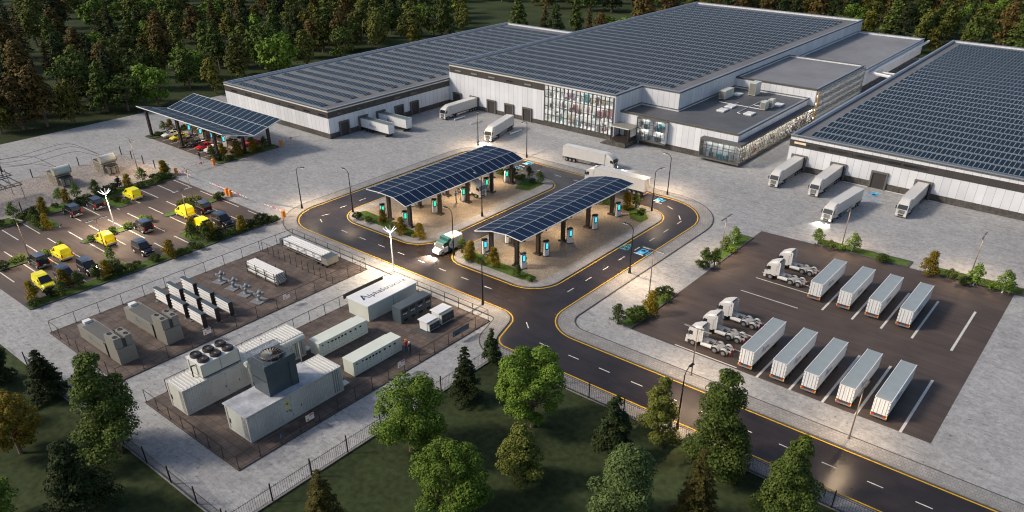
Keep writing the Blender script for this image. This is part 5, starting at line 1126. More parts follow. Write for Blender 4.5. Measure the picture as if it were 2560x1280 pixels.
# pipe stack
t = empty('pipe_stack', (-107.2, 64.2, PZ), 0, label='stack of white pipes in a dark rack standing in the paved yard', cat='pipe stack')
for k in range(2):
    for r in range(3 if k == 0 else 3):
        for i in range(6 if r % 2 else 5):
            y = -.95+.36*i + (0 if r % 2 else .18); z = .42+.30*r + 1.02*k; b = MB(); b.lathe([(.165, -4.1), (.165, 4.1), (.12, 4.1), (.12, 4.0)], (0, y, z), M['pvc'], 10, 'x'); b.lathe([(.12, 0), (.12, .01)], (4.0, y, z), M['black'], 10, 'x'); b.build('pipe', t)
b = MB()
for x in (-4.0, -1.4, 1.2, 3.9):
    for y in (-1.18, 1.12): b.box(x-.05, x+.05, y-.05, y+.05, 0, 2.35, M['dchas'])
    for z in (.16, 1.18): b.box(x-.05, x+.05, -1.18, 1.12, z, z+.08, M['dchas'])
for y in (-1.18, 1.12):
    for z in (.16, 1.18): b.box(-4.1, 4.0, y-.04, y+.04, z, z+.1, M['dchas'])
b.build('rack', t)
# tube trailer
t = empty('tube_trailer', (-107.8, 73.9, PZ), 0, label='parked trailer loaded with long white tubes beside the loop road', cat='trailer')
for k in range(4):
    for r in range(3): y = -.84+.56*k; b = MB(); b.tube((-6.3, y, 1.15+.42*r), (4.7, y, 1.15+.42*r), .27, .27, M['pvc'], 12); b.build('white_tube', t)
b = MB()
for y in (-1.22, 1.22):
    b.box(-6.5, 4.7, y-.04, y+.04, .78, .86, M['steel']); b.box(-6.5, 4.7, y-.04, y+.04, 2.2, 2.28, M['steel'])
    for k in range(6): x = -6.5+2.24*k; b.box(x-.04, x+.04, y-.04, y+.04, .8, 2.25, M['steel']); (b.tube((x, y, .82), (x+2.2, y, 2.2), .04, .04, M['steel'], 4) if k < 5 and k % 2 == 0 else None)
b.build('cage', t)
b = MB(); b.box(4.7, 6.3, -1.25, 1.25, .75, 2.0, M['tan'], top=M['slate']); b.build('end_box', t); b = MB(); b.box(-7.1, -6.5, -1.3, 1.3, .7, 2.1, M['slate']); b.build('headboard', t)
b = MB(); b.box(-6.9, 6.2, -.5, .5, .55, .78, M['dchas']); b.build('chassis', t)
for x in (3.0, 4.2, 5.4):
    for y in (-.9, .9): wheel(t, x, y, .36, .3, M['dchas'])
for y in (-.8, .8): b = MB(); b.box(-3.2, -3.0, y-.1, y+.1, 0, .7, M['dchas']); b.build('landing_leg', t)
# ---------------------------------------------------------------- compound fences
def rail_fence(label, segs, posts, h=1.95, z0=PZ, rails=(1.0,), post_r=.045):
    x0, y0 = segs[0][0]; t = empty('railing', (x0, y0, z0), 0, label=label, cat='railing', group='railings round the paved compounds'); b = MB()
    for seg in segs:
        for f in rails + (.05,): b.path([(x-x0, y-y0, h*f) for x, y in seg], .045 if f > .9 else .022, M['dark'], 5)
    b.build('rail', t); me = None
    for x, y in posts:
        if me is None: q = MB(); q.tube((0, 0, 0), (0, 0, h), post_r, post_r, M['dark'], 6); q.box(-.12, .12, -.12, .12, 0, .03, M['dark']); me = q.mesh('post')
        link('post', me, t, (x-x0, y-y0, 0))
    return t
def spread(a, b, n): return [(a[0]+(b[0]-a[0])*i/n, a[1]+(b[1]-a[1])*i/n) for i in range(n+1)]
rail_fence('dark railing along the back edge of the left compound', [[(-117.1, 32.5), (-117.1, 77.1)]], spread((-117.1, 32.5), (-117.1, 77.1), 12))
rail_fence('dark railing across the left end of the left compound', [[(-117.1, 32.5), (-96.8, 32.5)]], spread((-114.2, 32.5), (-96.8, 32.5), 6))
rail_fence('dark railing along the front edge of the left compound', [[(-96.8, 32.5), (-96.8, 69.9)]], spread((-96.8, 36.2), (-96.8, 69.9), 9))
rail_fence('dark railing between the left compound and the loop road', [[(-117.1, 77.1), (-96.7, 77.1)]], spread((-113.5, 77.1), (-96.7, 77.1), 5))
rail_fence('low divider railing between the pipe stack and the tube trailer', [[(-116.6, 69.9), (-96.8, 69.9)]], spread((-116.6, 69.9), (-98.4, 69.9), 11))
rail_fence('five barred gate section beside the tube trailer', [[(-96.8, 70.0), (-96.7, 77.0)]], [(-96.75, 73.2), (-96.7, 76.0)], rails=(1.0, .82, .64, .46, .28))
rail_fence('dark railing across the left end of the right compound', [[(-89.2, 32.4), (-68.2, 32.4)]], spread((-89.2, 32.4), (-71.4, 32.4), 6))
rail_fence('dark railing along the front edge of the right compound', [[(-68.2, 32.4), (-68.2, 77)]], spread((-68.2, 32.4), (-68.2, 77), 15))
rail_fence('dark railing along the back edge of the right compound', [[(-89.2, 35.4), (-89.2, 77)]], spread((-89.2, 35.4), (-89.2, 77), 14))
rail_fence('dark railing between the right compound and the loop road', [[(-89.2, 77), (-68.2, 77)]], spread((-86.6, 77), (-71.4, 77), 5))
b = MB(); b.box(-89.27, -89.14, 66, 74.4, PZ+1.2, PZ+2.0, M['dark']); b.build('dark_screen', label='dark screen board on the railing behind the lettered cabin', cat='screen')
WM = text_mesh('DANGER', .21, M['wht'], .002, 1, .003)[0]; W2 = text_mesh('HIGH VOLTAGE\nKEEP OUT', .12, M['logo_d'], .002)[0]
def warn(y, x, lb):
    t = empty('warning_sign', (x+.07, y, PZ+1.0), PI/2, label=lb, cat='sign', group='warning signs on the railings'); b = MB(); b.box(-.62, .62, 0, .03, 0, .9, M['white']); b.box(-.05, .56, -.012, 0, .60, .84, M['redp']); b.build('board', t)
    b = MB(); b.add([(-.5, -.012, .45), (-.12, -.012, .45), (-.31, -.012, .80)], [(0, 1, 2)], M['yell']); b.box(-.42, -.2, -.012, 0, .1, .32, M['redp']); b.build('symbols', t)
    for me, x_, z_, s_ in ((WM, -.02, .65, .62), (W2, .0, .42, .62)): q = link('lettering', me, t, (x_, -.016, z_)); q.rotation_euler = (PI/2, 0, 0); q.scale = (s_,)*3

warn(46.4, -96.8, 'white and red warning sign near the tube racks'); warn(60.6, -96.8, 'white and red warning sign near the pipe stack'); warn(42.9, -68.2, 'white and red warning sign in front of the cooling tower container'); warn(58.6, -68.2, 'white and red warning sign below the two workers')
for y, lb, bg_ in ((38.2, 'dark lettering plate on the railing before the cooling tower container', None), (69.0, 'dark name board with lettering on the railing near the condensers', M['slate'])):
    t = empty('name_board', (-68.12, y, PZ+.75), PI/2, label=lb, cat='sign')
    if bg_: b = MB(); b.box(0, 3.5, .0, .04, 0, .95, bg_); b.build('board', t)
    else: b = MB(); b.box(-.1, 5.3, .0, .03, .0, .06, M['dark']); b.build('board', t)
    b = MB(); logo_A(b, .75, M['logo_d'], M['logo_b']); o = b.build('logo', t, (.08, -.03, .1)); o.scale = (.75, 1, 1)
    me, w_ = text_mesh('lpha', .78, M['logo_d'], .003, 1, .01); q = link('lettering', me, t, (.65, -.02, .12)); q.rotation_euler = (PI/2, 0, 0); q.scale = (.6 if bg_ else .9,)*3
    me, w2_ = text_mesh('Struxure', .78, M['logo_g'] if bg_ else M['dark'], .003); q = link('lettering', me, t, (.65+w_*(.6 if bg_ else .9)+.05, -.02, .12)); q.rotation_euler = (PI/2, 0, 0); q.scale = (.5 if bg_ else .8,)*3
# picket fence round the site's front
def picket(p, q, label, step=.28, h=2.35, every=5.4):
    d = Vector((q[0]-p[0], q[1]-p[1])); L_ = d.length; d.normalize(); t = empty('picket_fence', (p[0], p[1], 0), math.atan2(d.y, d.x), label=label, cat='fence', group='picket fence in front of the meadow'); n = int(L_/step); b = MB()
    for i in range(n): x = i*step; b.box(x-.012, x+.012, -.012, .012, .12, h-.1, M['dark'])
    b.box(0, L_, -.02, .02, .3, .34, M['dark']); b.box(0, L_, -.02, .02, h-.35, h-.31, M['dark']); b.build('pickets', t)
    m_ = MB(); m_.box(-.06, .06, -.06, .06, 0, h+.25, M['black']); m_.box(-.075, .075, -.075, .075, h+.25, h+.30, M['black']); me = m_.mesh('post'); k = int(L_/every)
    for i in range(k+1): link('post', me, t, (i*every, 0, 0))
    b = MB(); b.box(0, L_, -.13, .13, 0, .12, M['kerb']); b.build('kerb_base', t)
picket((-60.7, 70.1), (32, 70.1), 'black picket fence along the pavement of the main road'); picket((-60.7, 26.3), (-60.7, 69.9), 'black picket fence between the concrete yard and the meadow'); picket((-110, 26.1), (-60.9, 26.1), 'black picket fence at the lower left below the compounds')
# ---------------------------------------------------------------- barriers
def barrier():
    t = empty('barrier_gate', cat='barrier gate'); b = MB(); b.box(-.28, .28, -.28, .28, 0, 1.35, M['orange']); b.box(-.31, .31, -.31, .31, 1.35, 1.5, M['orange'], tx=.1, ty=.1); b.build('housing', t)
    b = MB(); n = 12
    for i in range(n): b.box(.2+i*.5, .2+(i+1)*.5, -.05, .05, 1.2, 1.34, M['white'] if i % 2 == 0 or 1 else M['redp'])
    for i in range(0, n, 2): b.box(.35+i*.5, .55+i*.5, -.055, .055, 1.195, 1.345, M['redp'])
    o = b.build('arm', t); b = MB(); b.lathe([(.30, -.04), (.30, .04)], (3.0, -.02, 1.27), M['redp'], 14, 'y'); b.box(2.82, 3.18, -.075, .05, 1.22, 1.32, M['white']); b.build('stop_disc', o); return t
pg = Proto(barrier())
for x, y, rz, lb in ((-166.5, 91.4, -PI/2, 'orange barrier at the near end of the carport, arm towards the viewer'), (-166.2, 110.4, PI/2, 'orange barrier at the far end of the carport'), (-167.2, 82.3, 0, 'orange barrier at the corner of the gravel yard, arm to the right'), (-147.1, 82.3, PI, 'orange barrier of the middle pair, arm to the left'), (-145.7, 82.3, 0, 'orange barrier of the middle pair, arm to the right'), (-127.3, 82.4, PI, 'orange barrier nearest the loop road, arm to the left')):
    pg.put((x, y), rz, lb, 'orange barrier gates')
# ---------------------------------------------------------------- lamps
def road_lamp():
    t = empty('street_lamp', cat='street lamp'); b = MB(); b.tube((0, 0, 0), (0, 0, 8.2), .13, .07, M['black'], 8); b.lathe([(.24, 0), (.22, .5), (.15, .9)], (0, 0, 0), M['black'], 8); b.build('pole', t)
    b = MB(); b.path([(0, 0, 8.1), (.35, 0, 8.6), (.9, 0, 8.85), (1.3, 0, 8.85)], .06, M['black'], 6); b.build('arm', t)
    b = MB(); b.box(1.1, 2.0, -.2, .2, 8.78, 8.9, M['black'], tx=.05, ty=.05); h = b.build('lamp_head', t); b = MB(); b.box(1.15, 1.95, -.16, .16, 8.75, 8.777, M['lampw']); b.build('lens', h)
    light('SPOT', t, (1.5, 0, 8.6), 1350, (1, .72, .45), .25, R(130)); return t
pr2 = Proto(road_lamp())
for i, (x, y, rz, lb) in enumerate(((-128.2, 87.6, .3, 'black street lamp on the outer pavement left of the loop road'), (-118.5, 92.9, PI, 'black street lamp on the corner of the left charging island'), (-96.6, 107.9, PI, 'black street lamp between the charging islands, beside the lorry cab'), (-88.6, 91.0, PI, 'black street lamp on the near left corner of the right island'),
    (-72.3, 80.4, PI/2, 'black street lamp at the junction corner by the condensers'), (-73.8, 142.2, PI, 'black street lamp behind the loop road, seen above the back lorry'), (-71.6, 132.0, PI/3, 'black street lamp at the right end of the right island'), (-60.1, 105.1, PI, 'black street lamp on the pavement right of the road symbols'),
    (-32.2, 71.7, PI/2, 'black street lamp by the picket fence among the front trees'), (-112.5, 142.3, -PI/2, 'black street lamp behind the left canopy near a lorry'), (-127.9, 142.0, -.8, 'black street lamp behind the far end of the left canopy'))):
    o = pr2.put((x, y, .12 if i != 5 else 0), rz, lb, 'street lamps round the loop road')
def twin_lamp(h=7.6, e=400):
    t = empty('twin_lamp', cat='street lamp'); b = MB(); b.tube((0, 0, 0), (0, 0, h), .11, .06, M['polem'], 8); b.lathe([(.22, 0), (.2, .15)], (0, 0, 0), M['polem'], 8); b.build('pole', t)
    b = MB(); b.tube((-.5, 0, h), (.5, 0, h), .05, .05, M['polem'], 6); b.build('crossbar', t)
    for s in (-1, 1):
        b = MB(); b.box(s*.45, s*2.0, -.13, .13, h-.02, h+.10, M['polem'], ty=.05); o = b.build('lamp_head', t); b = MB(); b.box(s*.6, s*1.95, -.10, .10, h-.045, h-.022, M['lampc']); b.build('lens', o)
    [light('SPOT', t, (s*1.3, 0, h-.12), e*.8, (1, .72, .45), .5, R(140)) for s in (-1, 1)]; return t

pw = Proto(twin_lamp())
for x, y, rz, lb in ((-147.0, 41.7, .25, 'slim twin headed lamp on the left green strip of the van park'), (-136.0, 50.6, PI/2, 'slim twin headed lamp above the single yellow van in the van park'), (-137.6, 67.8, PI/2, 'slim twin headed lamp among shrubs in the right of the van park'), (-147.6, 74.8, 0, 'slim twin headed lamp at the back of the van park'),
    (-175.7, 77.6, .0, 'slim twin headed lamp beside the transformer gravel'), (-53.9, 101.4, 0, 'slim twin headed lamp behind the golden shrub left of the lorry cabs'), (-50.9, 121.2, PI/2, 'slim twin headed lamp beside the upper lorry cabs'), (-35.5, 139.7, PI/2, 'slim twin headed lamp in the back green strip by the departing lorry'),
    (-14.0, 141.3, PI/2, 'slim twin headed lamp at the right end of the back green strip'), (-14.8, 83.5, PI/2, 'slim twin headed lamp in front of the near trailers'), (-36.6, 83.6, 0, 'slim twin headed lamp before the nearest lorry cab')):
    pw.put((x, y), rz, lb, 'slim twin headed lamps')
def fan_lamp(e=2100, h=7.2):
    t = empty('cluster_lamp', cat='street lamp'); b = MB(); b.tube((0, 0, 0), (0, 0, h), .13, .07, M['white'], 8); b.lathe([(.26, 0), (.24, .3)], (0, 0, 0), M['white'], 8); b.build('pole', t)
    for k in range(8):
        a = k*PI/4; b = MB(); b.tube((.1*math.cos(a), .1*math.sin(a), h-.05), (1.1*math.cos(a), 1.1*math.sin(a), h+.75), .035, .05, M['steel'], 5); o = b.build('lamp_arm', t)
        b = MB(); b.tube((.35*math.cos(a), .35*math.sin(a), h+.02), (1.1*math.cos(a), 1.1*math.sin(a), h+.66), .03, .03, M['lampc'], 5); b.build('tube_light', o)
    [light('SPOT', t, (1.2*math.cos(a), 1.2*math.sin(a), h+.55), e*.4, (1, .80, .56), .6, R(160)) for a in (0, PI*.75, -PI*.75)]; return t
pf_ = Proto(fan_lamp()); pf_.put((-92.6, 79.9, .12), 0, 'tall white lamp with a star of tubes beside the lettered cabin', 'star headed lamps'); pf_.put((-147.8, 58.0, 0), .2, 'tall white lamp with a star of tubes in the van park', 'star headed lamps')
light('SPOT', empty('carport_lights', (-184, 101, 5.2), 0, kind='helper'), (0, 0, 0), 900, (1, .82, .6), 1.5, R(150)) if False else None
# lights under the canopies
for nm_, xs, zz in (('c1', -107, 4.3), ('c2', -79.5, 4.9)):
    for k in range(3):
        t = empty('canopy_light', (xs, 98.5+13*k, zz), 0, label='slim light tube under the %s charging canopy, %s from the near end' % ('left' if nm_ == 'c1' else 'right', ORD[k]), cat='light', group='tubes under the charging canopies'); b = MB(); b.box(-.8, .8, -.08, .08, 0, .06, M['lampw']); b.build('tube', t); light('SPOT', t, (0, 0, -.08), 420, (1, .74, .48), .6, R(165))
for k in range(3):
    t = empty('canopy_light', (-193+10*k, 101, 5.1), 0, label='slim light tube under the carport valley, %s from the left' % ORD[k], cat='light', group='tubes under the carport'); b = MB(); b.box(-.8, .8, -.08, .08, 0, .06, M['lampw']); b.build('tube', t); light('SPOT', t, (0, 0, -.08), 260, (1, .74, .48), .6, R(160))
# ---------------------------------------------------------------- transformers, gantry and wires on the gravel
def transformer():
    t = empty('transformer', cat='transformer'); m = M['brass']
    b = MB(); b.box(-3.2, 1.9, -.95, .95, .25, 2.3, M['dchas']); b.box(-3.4, 2.1, -1.55, 1.55, 2.3, 2.45, m); b.box(-3.4, 3.4, -1.2, 1.2, 0, .25, m); b.build('tank', t)  # tank core coloured dark so the gaps between radiators look shaded
    b = MB()
    for i in range(9): x = -3.0+.55*i; b.box(x, x+.34, -1.6, -.95, .4, 2.2, m); b.box(x, x+.34, .95, 1.6, .4, 2.2, m)
    b.build('radiator', t)
    b = MB(); b.tube((1.5, -1.75, 3.45), (1.5, 1.75, 3.45), .92, .92, M['offw'], 20); b.tube((1.5, 1.65, 3.45), (1.5, 1.8, 3.45), 1.0, 1.0, m, 20); b.tube((1.5, -1.8, 3.45), (1.5, -1.7, 3.45), .96, .96, m, 20); b.build('drum', t)
    b = MB(); b.box(1.95, 3.1, -1.2, 1.2, .3, 2.2, M['dchas']); b.box(3.1, 3.3, -.45, .45, .4, 1.6, m); b.box(3.1, 3.2, -1.15, -.65, .4, 2.0, m); b.box(3.1, 3.2, .65, 1.15, .4, 2.0, m)
    for y in (-1.2, 1.2): b.tube((2.0, y, .2), (1.5, y, 2.7), .08, .08, m, 5); b.tube((3.2, y, .2), (3.2, y, 2.2), .07, .07, m, 5); b.tube((2.2, y, 1.8), (3.4, y, 1.8), .07, .07, m, 5)
    b.tube((3.3, -1.2, 1.8), (3.3, 1.2, 1.8), .07, .07, m, 5); b.build('control_frame', t)
    b = MB()
    for i in range(5): b.box(-3.2+.95*i, -2.9+.95*i, -1.3, 1.3, 2.455, 2.56, M['dchas'])
    b.box(-3.3, 1.0, -1.5, -1.42, 2.5, 2.6, M['steel']); b.build('cable_tray', t)
    for i in range(3):
        b = MB(); x = -1.9+.9*i; pr = []
        for k in range(6): pr += [(.16, .16*k), (.09, .16*k+.08)]
        b.lathe([(.12, -.1)] + pr + [(.05, 1.05)], (x, .35, 2.5), M['ins'], 8); b.build('insulator', t)
    return t
ptf = Proto(transformer()); ptf.put((-181.4, 63.0, .012), 0, 'old cream transformer with a drum on top, nearer the gantry', 'transformers on the gravel'); ptf.put((-181.4, 73.3, .012), 0, 'old cream transformer with a drum on top, nearer the carport', 'transformers on the gravel')
t = empty('switch_gantry', (-180, 50, 0), 0, label='steel switch gantry with lattice beams at the left edge of the gravel', cat='gantry')
b = MB()
for z, y0, y1, x0, x1 in ((3.6, -8, 3.6, -3, 3.5), (5.6, -9, 2.8, -4.4, 2.4)):
    for x in (x0, x1): b.box(x-.1, x+.1, y0, y1, z, z+.16, M['slate3']); b.box(x-.06, x+.06, y0, y1, z+.5, z+.58, M['slate3'])
    k = y0
    while k <= y1+.01: b.box(x0, x1, k-.09, k+.09, z, z+.14, M['dchas']); k += 1.45
    for i in range(6):
        for x in (x0+1.2, (x0+x1)/2, x1-1.2): b.tube((x, y0+1+1.9*i, z+.1), (x, y0+1+1.9*i, z-.7), .06, .06, M['ins'], 5)
b.build('beam', t)
for x, y in ((-3, 3.3), (3.4, 3.3), (-3, -3), (3.4, -3), (-3, -8), (3.4, -8)): b = MB(); b.tube((x, y, 0), (x, y, 5.6 if x < 0 else 3.7), .09, .07, M['steel'], 6); b.build('leg', t)
b = MB()
for x, y in ((-3.9, 1.8), (-1, 2.2), (1.8, 1.2), (-3.5, -2)): b.tube((x, y, 5.7), (x, y, 7.6), .12, .09, M['ins'], 6)
b.build('insulator', t)
def wire(pts, label):
    b = MB()
    pp = spline(pts, 10*(len(pts)-1)); b.path(pp, .035, M['black'], 4); o = b.build('power_line', label=label, cat='cable', group='wires over the gravel yard'); return o
wire([(-183.2, 73.6, 3.3), (-187, 71.5, 5.0), (-188.5, 68, 6.3), (-187.5, 58, 6.2), (-184, 52, 7.6)], 'black overhead wire from the far transformer, upper strand'); wire([(-182.3, 73.6, 3.3), (-185, 71.5, 4.8), (-186.5, 68, 6.0), (-185.2, 58, 5.9), (-181, 52.2, 7.6)], 'black overhead wire from the far transformer, middle strand'); wire([(-181.4, 73.6, 3.3), (-183, 71, 4.4), (-184.4, 68, 5.3), (-183, 58, 5.4), (-178.2, 51.2, 7.6)], 'black overhead wire from the far transformer, lower strand')
wire([(-183.2, 63.3, 3.3), (-187, 61, 5.4), (-188, 57, 6.0), (-183.9, 51.8, 7.5)], 'black overhead wire from the near transformer, upper strand'); wire([(-182.2, 63.3, 3.3), (-184.6, 60, 4.6), (-184.5, 56, 5.4), (-181, 52.2, 7.5)], 'black overhead wire from the near transformer, lower strand')
pq = MB(); pq.box(-.09, .09, -.09, .09, 0, 2.0, M['dark']); me = pq.mesh('yard_post')
for i, (x, y) in enumerate(((-190.7, 60.5), (-190.7, 71), (-190.9, 81.4), (-185.7, 81.4), (-180.3, 81.4), (-175.1, 81.4), (-171.6, 50.4), (-171, 72.1), (-171.2, 61))): link('yard_post', me, None, (x, y, 0), 0, label='short brown post at the gravel yard edge, %s counted from the gantry side' % ORD[i], cat='post', group='posts round the gravel yard')
t = empty('warning_sign', (-170.6, 70.2, .5), PI/2, label='pale warning sign behind the golden shrub by the gravel', cat='sign'); b = MB(); b.box(-.6, .6, 0, .05, .4, 1.2, M['white']); b.box(-.3, .5, -.01, 0, .9, 1.12, M['redp']); b.build('board', t); b = MB(); b.box(-.05, .05, 0, .05, -.5, .4, M['dark']); b.build('leg', t)

# ---------------------------------------------------------------- people (one skinned surface each)
def person(loc, rz, label, shirt, trousers, arms, hat=None, h=2.2):
    J = [(0, 0, 1.0), (0, 0, 1.18), (0, 0, 1.40), (0, 0, 1.52), (.01, 0, 1.62), (.015, 0, 1.72)]; Rr = [.135, .13, .155, .06, .085, .075]
    E = [(0, 1), (1, 2), (2, 3), (3, 4), (4, 5)]
    def ad(p, r, par): J.append(p); Rr.append(r); E.append((par, len(J)-1)); return len(J)-1
    for s, st in ((-1, .10), (1, -.06)):
        a = ad((0, s*.10, .92), .105, 0); k = ad((st*.6+.02, s*.11, .50), .07, a); f = ad((st-.02, s*.12, .09), .045, k); ad((st+.14, s*.13, .04), .04, f)
    for s in (-1, 1):
        el, ha = arms[s]; sh = ad((0, s*.20, 1.42), .07, 2); e = ad((el[0], s*el[1], el[2]), .048, sh); w_ = ad((ha[0], s*ha[1], ha[2]), .034, e)
        d = (Vector((ha[0], s*ha[1], ha[2])) - Vector((el[0], s*el[1], el[2]))).normalized(); pm_ = Vector((ha[0], s*ha[1], ha[2])) + d*.07; pk_ = ad(tuple(pm_), .035, w_)
        o_ = Vector((d.z, 0, -d.x)) if abs(d.y) < .9 else Vector((1, 0, 0)); o_ = o_.normalized() if o_.length > .01 else Vector((1, 0, 0))
        for i in range(4): q = pm_ + o_*((i-1.5)*.022) + d*(.07 - .008*abs(i-1.4)); ad(tuple(q + Vector((0, 0, -.012))), .010, pk_)
        ad(tuple(Vector((ha[0], s*ha[1], ha[2])) + o_*.05 + d*.05), .012, w_)
    me = bpy.data.meshes.new('person'); me.from_pydata(J, E, []); o = bpy.data.objects.new('person', me); C.objects.link(o)
    md = o.modifiers.new('s', 'SKIN'); sv = me.skin_vertices[0].data
    for i, r in enumerate(Rr): sv[i].radius = (r, r); sv[i].use_root = (i == 0)
    o.modifiers.new('u', 'SUBSURF').levels = 1
    dg = bpy.context.evaluated_depsgraph_get(); dg.update(); m2 = bpy.data.meshes.new_from_object(o.evaluated_get(dg)); o.modifiers.clear(); o.data = m2
    m2.materials.clear(); [m2.materials.append(m) for m in (M['skin'], shirt, trousers, M['black'])]
    for p in m2.polygons:
        c = p.center; arm = abs(c.y) > .19 and c.z > .75; p.material_index = 0
        if c.z < .10: p.material_index = 3
        elif c.z < .98 and not arm: p.material_index = 2
        elif c.z < 1.50: p.material_index = 1
        if arm:
            for s in (-1, 1):
                ha = Vector((arms[s][1][0], s*arms[s][1][1], arms[s][1][2]))
                if (c-ha).length < .10: p.material_index = 0
        p.use_smooth = True
    o.location = loc; o.rotation_euler = (0, 0, rz); o.scale = (h/1.78,)*3; tag(o, label, 'person')
    b = MB()
    if hat: b.lathe([(.125, 0), (.12, .03), (.095, .10), (.03, .13)], (.01, 0, 1.70), hat, 12); b.box(.08, .20, -.08, .08, 1.70, 1.72, hat); b.build('hard_hat', o)
    else: b.lathe([(.095, -.06), (.10, 0), (.08, .07), (.02, .09)], (-.008, 0, 1.72), M['hair'], 10); b.build('hair', o)
    b = MB(); b.box(.085, .115, -.012, .012, 1.60, 1.66, M['skin'], ty=.004)
    for s in (-1, 1): b.box(.082, .096, s*.025-.010, s*.025+.010, 1.665, 1.68, M['black'])
    b.box(.08, .094, -.025, .025, 1.575, 1.583, M['redp']); 
    for s in (-1, 1): b.box(-.01, .02, s*.085, s*.10, 1.60, 1.67, M['skin'])
    b.build('face', o); return o
navy = pm('navy cloth', (.03, .06, .12), .85); blk = pm('black cloth', (.015, .016, .02), .85); redc = pm('red cloth', (.5, .06, .03), .85); bluec = pm('denim', (.03, .09, .15), .85); greyc = pm('grey cloth', (.06, .06, .065), .85); shirtb = pm('blue shirt', (.05, .13, .26), .85)
dn = {-1: ((.0, .26, 1.14), (.08, .28, .90)), 1: ((.0, .26, 1.14), (.08, .28, .90))}
person((-71.4, 62.6, PZ), PI*.85, 'person in red shirt and orange hard hat pointing at the switchgear', redc, bluec, {-1: ((.24, .26, 1.36), (.48, .22, 1.52)), 1: ((.08, .25, 1.14), (.28, .14, 1.14))}, M['orange'])
person((-70.5, 62.5, PZ), PI*.95, 'person in dark work clothes beside the one in red', greyc, greyc, {-1: ((.10, .24, 1.16), (.30, .10, 1.14)), 1: ((.10, .24, 1.16), (.30, .10, 1.16))}, M['offw'])
person((-105.9, 110.2, .13), PI*.1, 'person in blue shirt standing at a charger under the left canopy', shirtb, greyc, {-1: dn[-1], 1: ((.16, .24, 1.2), (.36, .22, 1.3))}, None, 2.5)
person((-172.7, 91.6, 0), PI/2, 'person in black walking towards the carport', blk, blk, dn, None, 2.3)
# ---------------------------------------------------------------- trees: trunk, limbs and crowns of many small leaf faces
def leaves(name, cen, nrm, size, mat, seed, asp=.62, jit=.5):
    g = np.random.default_rng(seed); n = len(cen); d = nrm + g.normal(0, jit, (n, 3)); d /= np.linalg.norm(d, axis=1)[:, None] + 1e-9
    a = np.cross(d, g.normal(0, 1, (n, 3))); a /= np.linalg.norm(a, axis=1)[:, None] + 1e-9; b = np.cross(d, a); s = (size*g.uniform(.6, 1.35, n))[:, None] if np.isscalar(size) else (size*g.uniform(.6, 1.35, n))[:, None]
    a = a*s; b = b*s*asp; v = np.stack([cen-a, cen+b*.9, cen+a, cen-b*.9], 1).reshape(-1, 3)
    me = bpy.data.meshes.new(name); me.vertices.add(4*n); me.vertices.foreach_set('co', v.ravel().astype(np.float32)); me.loops.add(4*n); me.loops.foreach_set('vertex_index', np.arange(4*n, dtype=np.int32))
    me.polygons.add(n); me.polygons.foreach_set('loop_start', np.arange(0, 4*n, 4, dtype=np.int32)); me.materials.append(mat); me.update(calc_edges=True); return me
def on_blobs(g, blobs, n):
    """points in the outer shell of a set of blobs (x, y, z, r), with outward normals"""
    B = np.array(blobs); wt = B[:, 3]**2; k = g.choice(len(B), n, p=wt/wt.sum()); u = g.normal(0, 1, (n, 3)); u /= np.linalg.norm(u, axis=1)[:, None]; u[:, 2] = np.where(g.random(n) < .82, np.abs(u[:, 2]), u[:, 2])
    r = B[k, 3]*(1 - np.abs(g.normal(0, .22, n))).clip(.3, 1.08); return B[k, :3] + u*r[:, None]*np.array([1, 1, .85]), u
